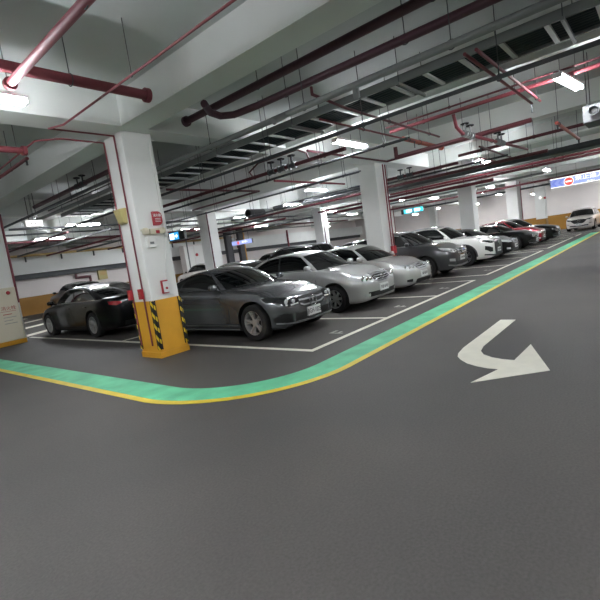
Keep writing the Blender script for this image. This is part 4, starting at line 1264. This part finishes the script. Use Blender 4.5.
def front_saloon(kind, HW):
    if kind == 'star':
        lt, lb = [(.36, .70), (.56, .735), (.82, .775)], [(.36, .65), (.44, .575), (.62, .565), (.82, .68)]
        return dict(lamp_top=lt, lamp_bot=lb, lens=LENSD, bulbs=(.28, .58), bulbm=LENS, drl=[(.40, .60), (.52, .592), (.66, .60)],
                    grille=dict(top=[(0, .70), (.28, .70), (.36, .685)], bot=[(0, .47), (.25, .475), (.345, .53)], bars=2, bw=.026, barx=.97, barm=SILVERTRIM, frame=False),
                    emblem=dict(type='star', z=.585, r=.095), plate=.40,
                    intakes=[dict(name='lower_intake', top=[(0, .43), (.5, .43)], bot=[(0, .27), (.5, .30)]),
                             dict(name='corner_intake', pair=True, top=[(.56, .44), (.70, .47), (.80, .40)], bot=[(.56, .29), (.7, .29), (.80, .33)], mat=DARK, d=.008),
                             dict(name='chin_trim', top=[(0, .255), (.6, .285), (.78, .31)], bot=[(0, .23), (.6, .26), (.78, .29)], mat=SILVERTRIM, d=.014)])
    if kind == 'ring_bar':
        lt, lb = [(.36, .74), (.56, .81), (.78, .85)], [(.36, .645), (.48, .575), (.64, .575), (.78, .71)]
        return dict(lamp_top=lt, lamp_bot=lb, bulbs=(.25, .48, .7),
                    grille=dict(top=[(0, .79), (.26, .78), (.345, .735)], bot=[(0, .58), (.2, .585), (.32, .635)], bars=4, bw=.014, mat=LENSD, barm=SILVERTRIM),
                    emblem=dict(type='ring_bar', z=.69, r=.06), plate=.45,
                    intakes=[dict(name='lower_intake', top=[(0, .385), (.60, .40)], bot=[(0, .275), (.60, .295)]),
                             dict(name='fog_light', pair=True, top=[(.56, .37), (.68, .37)], bot=[(.56, .30), (.68, .31)], mat=LENS, d=.012)])
    if kind == 'ovals':
        lt, lb = [(.38, .68), (.6, .76), (.80, .80)], [(.38, .635), (.52, .58), (.66, .575), (.80, .68)]
        return dict(lamp_top=lt, lamp_bot=lb, bulbs=(.25, .5, .72),
                    grille=dict(top=[(0, .73), (.25, .715), (.33, .68)], bot=[(0, .585), (.2, .59), (.3, .625)], bars=2, bw=.022, barm=SILVERTRIM),
                    emblem=dict(type='ovals', z=.68, r=.055), plate=.45,
                    intakes=[dict(name='lower_intake', top=[(0, .34), (.40, .35), (.46, .33)], bot=[(0, .235), (.40, .24), (.46, .26)]),
                             dict(name='fog_recess', pair=True, top=[(.60, .37), (.72, .36)], bot=[(.60, .29), (.72, .30)])])
    if kind == 'suv_h':
        lt, lb = [(.40, .84), (.6, .91), (.80, .965)], [(.40, .78), (.55, .755), (.68, .78), (.80, .88)]
        return dict(lamp_top=lt, lamp_bot=lb, bulbs=(.3, .62), drl=[(.42, .80), (.6, .785), (.78, .88)],
                    grille=dict(top=[(0, .86), (.38, .855)], bot=[(0, .66), (.32, .68), (.38, .74)], bars=2, bw=.04, barm=CHROME),
                    emblem=dict(type='h', z=.775, r=.065), plate=.56,
                    intakes=[dict(name='lower_intake', top=[(0, .46), (.5, .47)], bot=[(0, .36), (.5, .37)]),
                             dict(name='fog_light', pair=True, top=[(.56, .56), (.74, .58)], bot=[(.56, .47), (.74, .50)], mat=LENS, d=.012),
                             dict(name='skid_trim', top=[(0, .33), (.6, .36), (.76, .40)], bot=[(0, .28), (.6, .31), (.76, .36)], mat=SILVERTRIM, d=.014)])
    if kind == 'spindle':
        lt, lb = [(.50, .83), (.66, .875), (.85, .93)], [(.50, .80), (.62, .78), (.74, .80), (.85, .885)]
        return dict(lamp_top=lt, lamp_bot=lb, lens=LENSD, bulbs=(.3, .55), drl=[(.52, .79), (.64, .765), (.82, .85)],
                    grille=dict(top=[(0, .90), (.34, .885), (.46, .84), (.48, .70)], bot=[(0, .36), (.40, .36), (.46, .42), (.48, .52)], bars=6, bw=.012, barm=DGALV, barx=.8),
                    emblem=dict(type='ovals', z=.75, r=.075), plate=.50,
                    intakes=[dict(name='corner_intake', pair=True, top=[(.62, .60), (.74, .66), (.84, .70)], bot=[(.62, .46), (.74, .46), (.84, .56)]),
                             dict(name='chin_trim', top=[(0, .33), (.6, .35), (.84, .40)], bot=[(0, .28), (.6, .30), (.84, .35)], mat=PLASTIC, d=.012)])
    if kind == 'wing':
        lt, lb = [(.46, .83), (.64, .87), (.84, .915)], [(.46, .79), (.6, .775), (.72, .79), (.84, .87)]
        return dict(lamp_top=lt, lamp_bot=lb, lens=LENSD, bulbs=(.4, .7),
                    grille=dict(top=[(0, .85), (.36, .83), (.5, .80)], bot=[(0, .56), (.3, .58), (.46, .72), (.5, .78)], bars=1, bw=.02, barm=DARK, frame=True),
                    emblem=dict(type='wing', z=.72, r=.085), plate=.48,
                    intakes=[dict(name='lower_intake', top=[(0, .42), (.6, .44)], bot=[(0, .34), (.6, .36)]),
                             dict(name='fog_slot', pair=True, top=[(.62, .53), (.8, .55)], bot=[(.62, .50), (.8, .52)])])
    if kind == 'plain':
        lt, lb = [(.42, .70), (.6, .745), (.82, .78)], [(.42, .645), (.55, .62), (.7, .63), (.82, .70)]
        return dict(lamp_top=lt, lamp_bot=lb, bulbs=(.3, .62),
                    grille=dict(top=[(0, .72), (.36, .705)], bot=[(0, .57), (.3, .58), (.36, .63)], bars=3, bw=.016, barm=SILVERTRIM),
                    emblem=dict(type='ring_bar', z=.65, r=.05), plate=.45,
                    intakes=[dict(name='lower_intake', top=[(0, .37), (.6, .38)], bot=[(0, .26), (.6, .28)]),
                             dict(name='fog_light', pair=True, top=[(.64, .40), (.76, .42)], bot=[(.64, .33), (.76, .35)], mat=LENS, d=.012)])

SAL = dict(L=4.65, W=1.80, H=1.44, zn=.72, zc=.94, zbr=.99, zd=1.03, sA0=1.02, sA1=1.88, sC1=3.3, sC0=4.1, fo=.86, wb=2.70, R=.32)
def car(**k):
    d = dict(SAL); d.update(k)
    d['front'] = front_saloon(d['fk'], d['W'] / 2)
    return make_car(d)

Yf = 4.95          # noses of the row stand about here
def row(x, L, yf=Yf): return dict(x=x, y=yf + L / 2, L=L)

car(label='dark grey coupe with a star emblem in its grille, beside the nearest yellow footed pillar', **row(6.22, 4.69, 5.02), W=1.81, H=1.41, zn=.735, zc=.97, zbr=1.0, zd=1.03,
    sA0=1.17, sA1=2.02, sC1=3.1, sC0=4.25, fo=.73, wb=2.84, R=.335, paint=GREY_P, fk='star', coupe=True, arc=.34, uB=.60, uE=.90, bpil=False, twin=True, spokes=5,
    sillm=SILVERTRIM, sill=.0, silld=.014, plate='BGH-1025', dC=.13, wR=.68, handm=SILVERTRIM)
car(label='silver saloon with a fine slatted grille, second from the nearest pillar', **row(8.76, 4.61, 4.93), W=1.72, H=1.50, zn=.75, zc=1.0, zbr=1.04, zd=1.08,
    sA0=.98, sA1=1.82, sC1=3.2, sC0=4.0, fo=.82, wb=2.70, R=.315, paint=SILV_P, fk='ring_bar', spokes=7, arc=.08, plan=[.46, .6, .74, .83, .895, .95, .98], wR=.70)
car(label='silver saloon with a rounded nose and dark lower grille, in front of the second pillar', **row(11.15, 4.54, 5.0), W=1.76, H=1.46, zn=.70, zc=.97, zbr=1.0, zd=1.05,
    sA0=.96, sA1=1.8, sC1=3.15, sC0=3.95, fo=.86, wb=2.60, R=.31, paint=SILV2_P, fk='ovals', spokes=5, plan=[.40, .55, .70, .80, .875, .94, .978], chrome_trim=False)
car(label='charcoal grey sport utility vehicle with chrome grille, right of the second pillar', **row(14.45, 4.55, 5.1), W=1.83, H=1.68, zn=.90, zc=1.12, zbr=1.16, zd=1.16, gc=.22,
    sA0=1.0, sA1=1.85, sC1=3.75, sC0=4.40, fo=.92, wb=2.65, R=.36, paint=CHAR_P, fk='suv_h', spokes=5, twin=True, rim=DALLOY, suv=True, cladding=PLASTIC, sill=.12, uE=.93, dC=.12, crown=.06, wR=.72)
car(label='white sport utility vehicle with a tall black hourglass grille', **row(17.9, 4.89, 4.88), W=1.90, H=1.70, zn=.92, zc=1.12, zbr=1.18, zd=1.18, gc=.21,
    sA0=1.22, sA1=2.1, sC1=3.8, sC0=4.72, fo=1.0, wb=2.79, R=.37, paint=WHIT_P, roofm=WHIT_P, fk='spindle', spokes=5, twin=True, rim=DALLOY, suv=True, cladding=PLASTIC, sill=.12, uE=.93, dC=.14, crown=.06, rails=True, mirrorm=WHIT_P)
car(label='soft black saloon half hidden behind the white sport utility vehicle', **row(20.35, 4.7, 4.85), W=1.82, H=1.43, paint=BLK2_P, fk='plain', zn=.72)
car(label='glossy black saloon between the soft black saloon and the wine red car', **row(24.5, 4.8, 4.85), W=1.86, H=1.45, zn=.78, zc=.98, zbr=1.03, zd=1.07, R=.34, paint=BLAK_P, fk='star', emb=0)
car(label='wine red saloon mostly hidden behind the glossy black saloon', **row(26.85, 4.7, 4.95), W=1.8, H=1.57, zn=.84, zc=1.07, zbr=1.1, zd=1.13, paint=RED_P, fk='plain')
car(label='large black saloon at the far end of the row, below the fourth pillar', **row(29.1, 5.1, 4.6), W=1.9, H=1.6, zn=.84, zc=1.05, zbr=1.1, zd=1.14, sA0=1.35, sA1=2.25, sC1=3.7, sC0=4.6, fo=.9, wb=3.0, R=.36, paint=BLAK_P, fk='star')
car(label='pearl white car facing out under the no entry lightbox by the ochre wall', x=41.2, y=4.75, rz=-PI / 2 - .04, L=4.6, W=1.9, H=1.66, zn=.86, zc=1.08, zbr=1.14, zd=1.14, gc=.2,
    sA0=1.05, sA1=1.9, sC1=3.8, sC0=4.42, fo=.95, wb=2.7, R=.36, paint=PEARL_P, fk='wing', spokes=5, suv=True, uE=.93, dC=.12)
REARL = dict(top=[(.56, .90), (.7, .925), (.81, .94)], bot=[(.56, .86), (.7, .82), (.81, .86)], plate=.80)
car(label='glossy black saloon seen from behind, left of the nearest pillar', x=6.05, y=13.2, rz=PI, L=5.1, W=1.84, H=1.445, zn=.70, zc=.95, zbr=1.0, zd=1.06,
    sA0=1.2, sA1=2.05, sC1=3.5, sC0=4.65, fo=1.0, wb=3.0, R=.345, paint=BLAK_P, fk='plain', spokes=5, twin=True, rear=REARL, uE=.93, arc=.05)
car(label='dark grey hatchback parked by the back wall beyond the black saloon', x=10.7, y=25.6, rz=PI, L=4.5, W=1.82, H=1.6, zn=.84, zc=1.08, zbr=1.1, zd=1.12, suv=True, sA0=1.2, sA1=2.1, sC1=3.7, sC0=4.35, fo=.9, wb=2.65, R=.34, paint=CHAR_P, fk='plain', uE=.93)
car(label='white sport utility vehicle by the back wall, seen between nearest pillar and dark coupe', x=19.6, y=25.6, rz=PI, L=4.5, W=1.85, H=1.68, zn=.9, zc=1.12, zbr=1.15, zd=1.15, gc=.2, suv=True, sA0=1.2, sA1=2.1, sC1=3.75, sC0=4.4, fo=.92, wb=2.62, R=.35, paint=PEARL_P, fk='suv_h', uE=.93)
car(label='dark grey saloon directly behind the dark grey coupe', x=11.35, y=12.6, rz=PI, paint=BLK2_P, fk='plain', rear=REARL, H=1.47)
car(label='black van-like people carrier behind the nearer silver saloon', x=14.9, y=12.9, rz=PI, L=4.8, W=1.86, H=1.78, zn=.9, zc=1.12, zbr=1.15, zd=1.15, gc=.2, suv=True, sA0=1.1, sA1=2.0, sC1=4.2, sC0=4.7, fo=.92, wb=2.8, R=.35, paint=BLAK_P, fk='suv_h', uE=.94, rails=True)
car(label='bright blue saloon whose roof shows behind the silver saloons', x=17.6, y=12.8, rz=PI, paint=BLUE_P, fk='plain', H=1.5)
car(label='black hatchback behind the bright blue saloon, left of the second pillar', x=20.2, y=12.9, rz=PI, L=4.5, W=1.84, H=1.62, zn=.86, zc=1.08, zbr=1.12, zd=1.12, suv=True, sA0=1.15, sA1=2.05, sC1=3.8, sC0=4.38, fo=.9, wb=2.65, R=.34, paint=BLAK_P, fk='suv_h', uE=.93)
car(label='black sport utility vehicle by the far wall behind the dark grey saloon roof', x=25.2, y=23.9, rz=PI, L=4.7, W=1.88, H=1.72, zn=.9, zc=1.12, zbr=1.15, zd=1.15, gc=.2, suv=True, sA0=1.2, sA1=2.1, sC1=3.9, sC0=4.55, fo=.92, wb=2.75, R=.36, paint=BLAK_P, fk='suv_h', uE=.93)

# ------------------------------------------------------------------ light and view
TUBE.node_tree.nodes['Principled BSDF'].inputs['Emission Strength'].default_value = 60
w = bpy.data.worlds.new('world'); SC.world = w
w.use_nodes = True
w.node_tree.nodes['Background'].inputs[0].default_value = (.5, .52, .55, 1)
w.node_tree.nodes['Background'].inputs[1].default_value = .02
SC.view_settings.view_transform = 'Standard'
SC.view_settings.look = 'None'
SC.view_settings.gamma = 1
SC.view_settings.use_curve_mapping = False
SC.view_settings.exposure = 2.12
SC.cycles.use_denoising = True
SC.cycles.max_bounces = 8
SC.cycles.diffuse_bounces = 5
SC.cycles.glossy_bounces = 4
SC.cycles.use_light_tree = True
SC.cycles.sample_clamp_indirect = 8
bpy.context.view_layer.update()
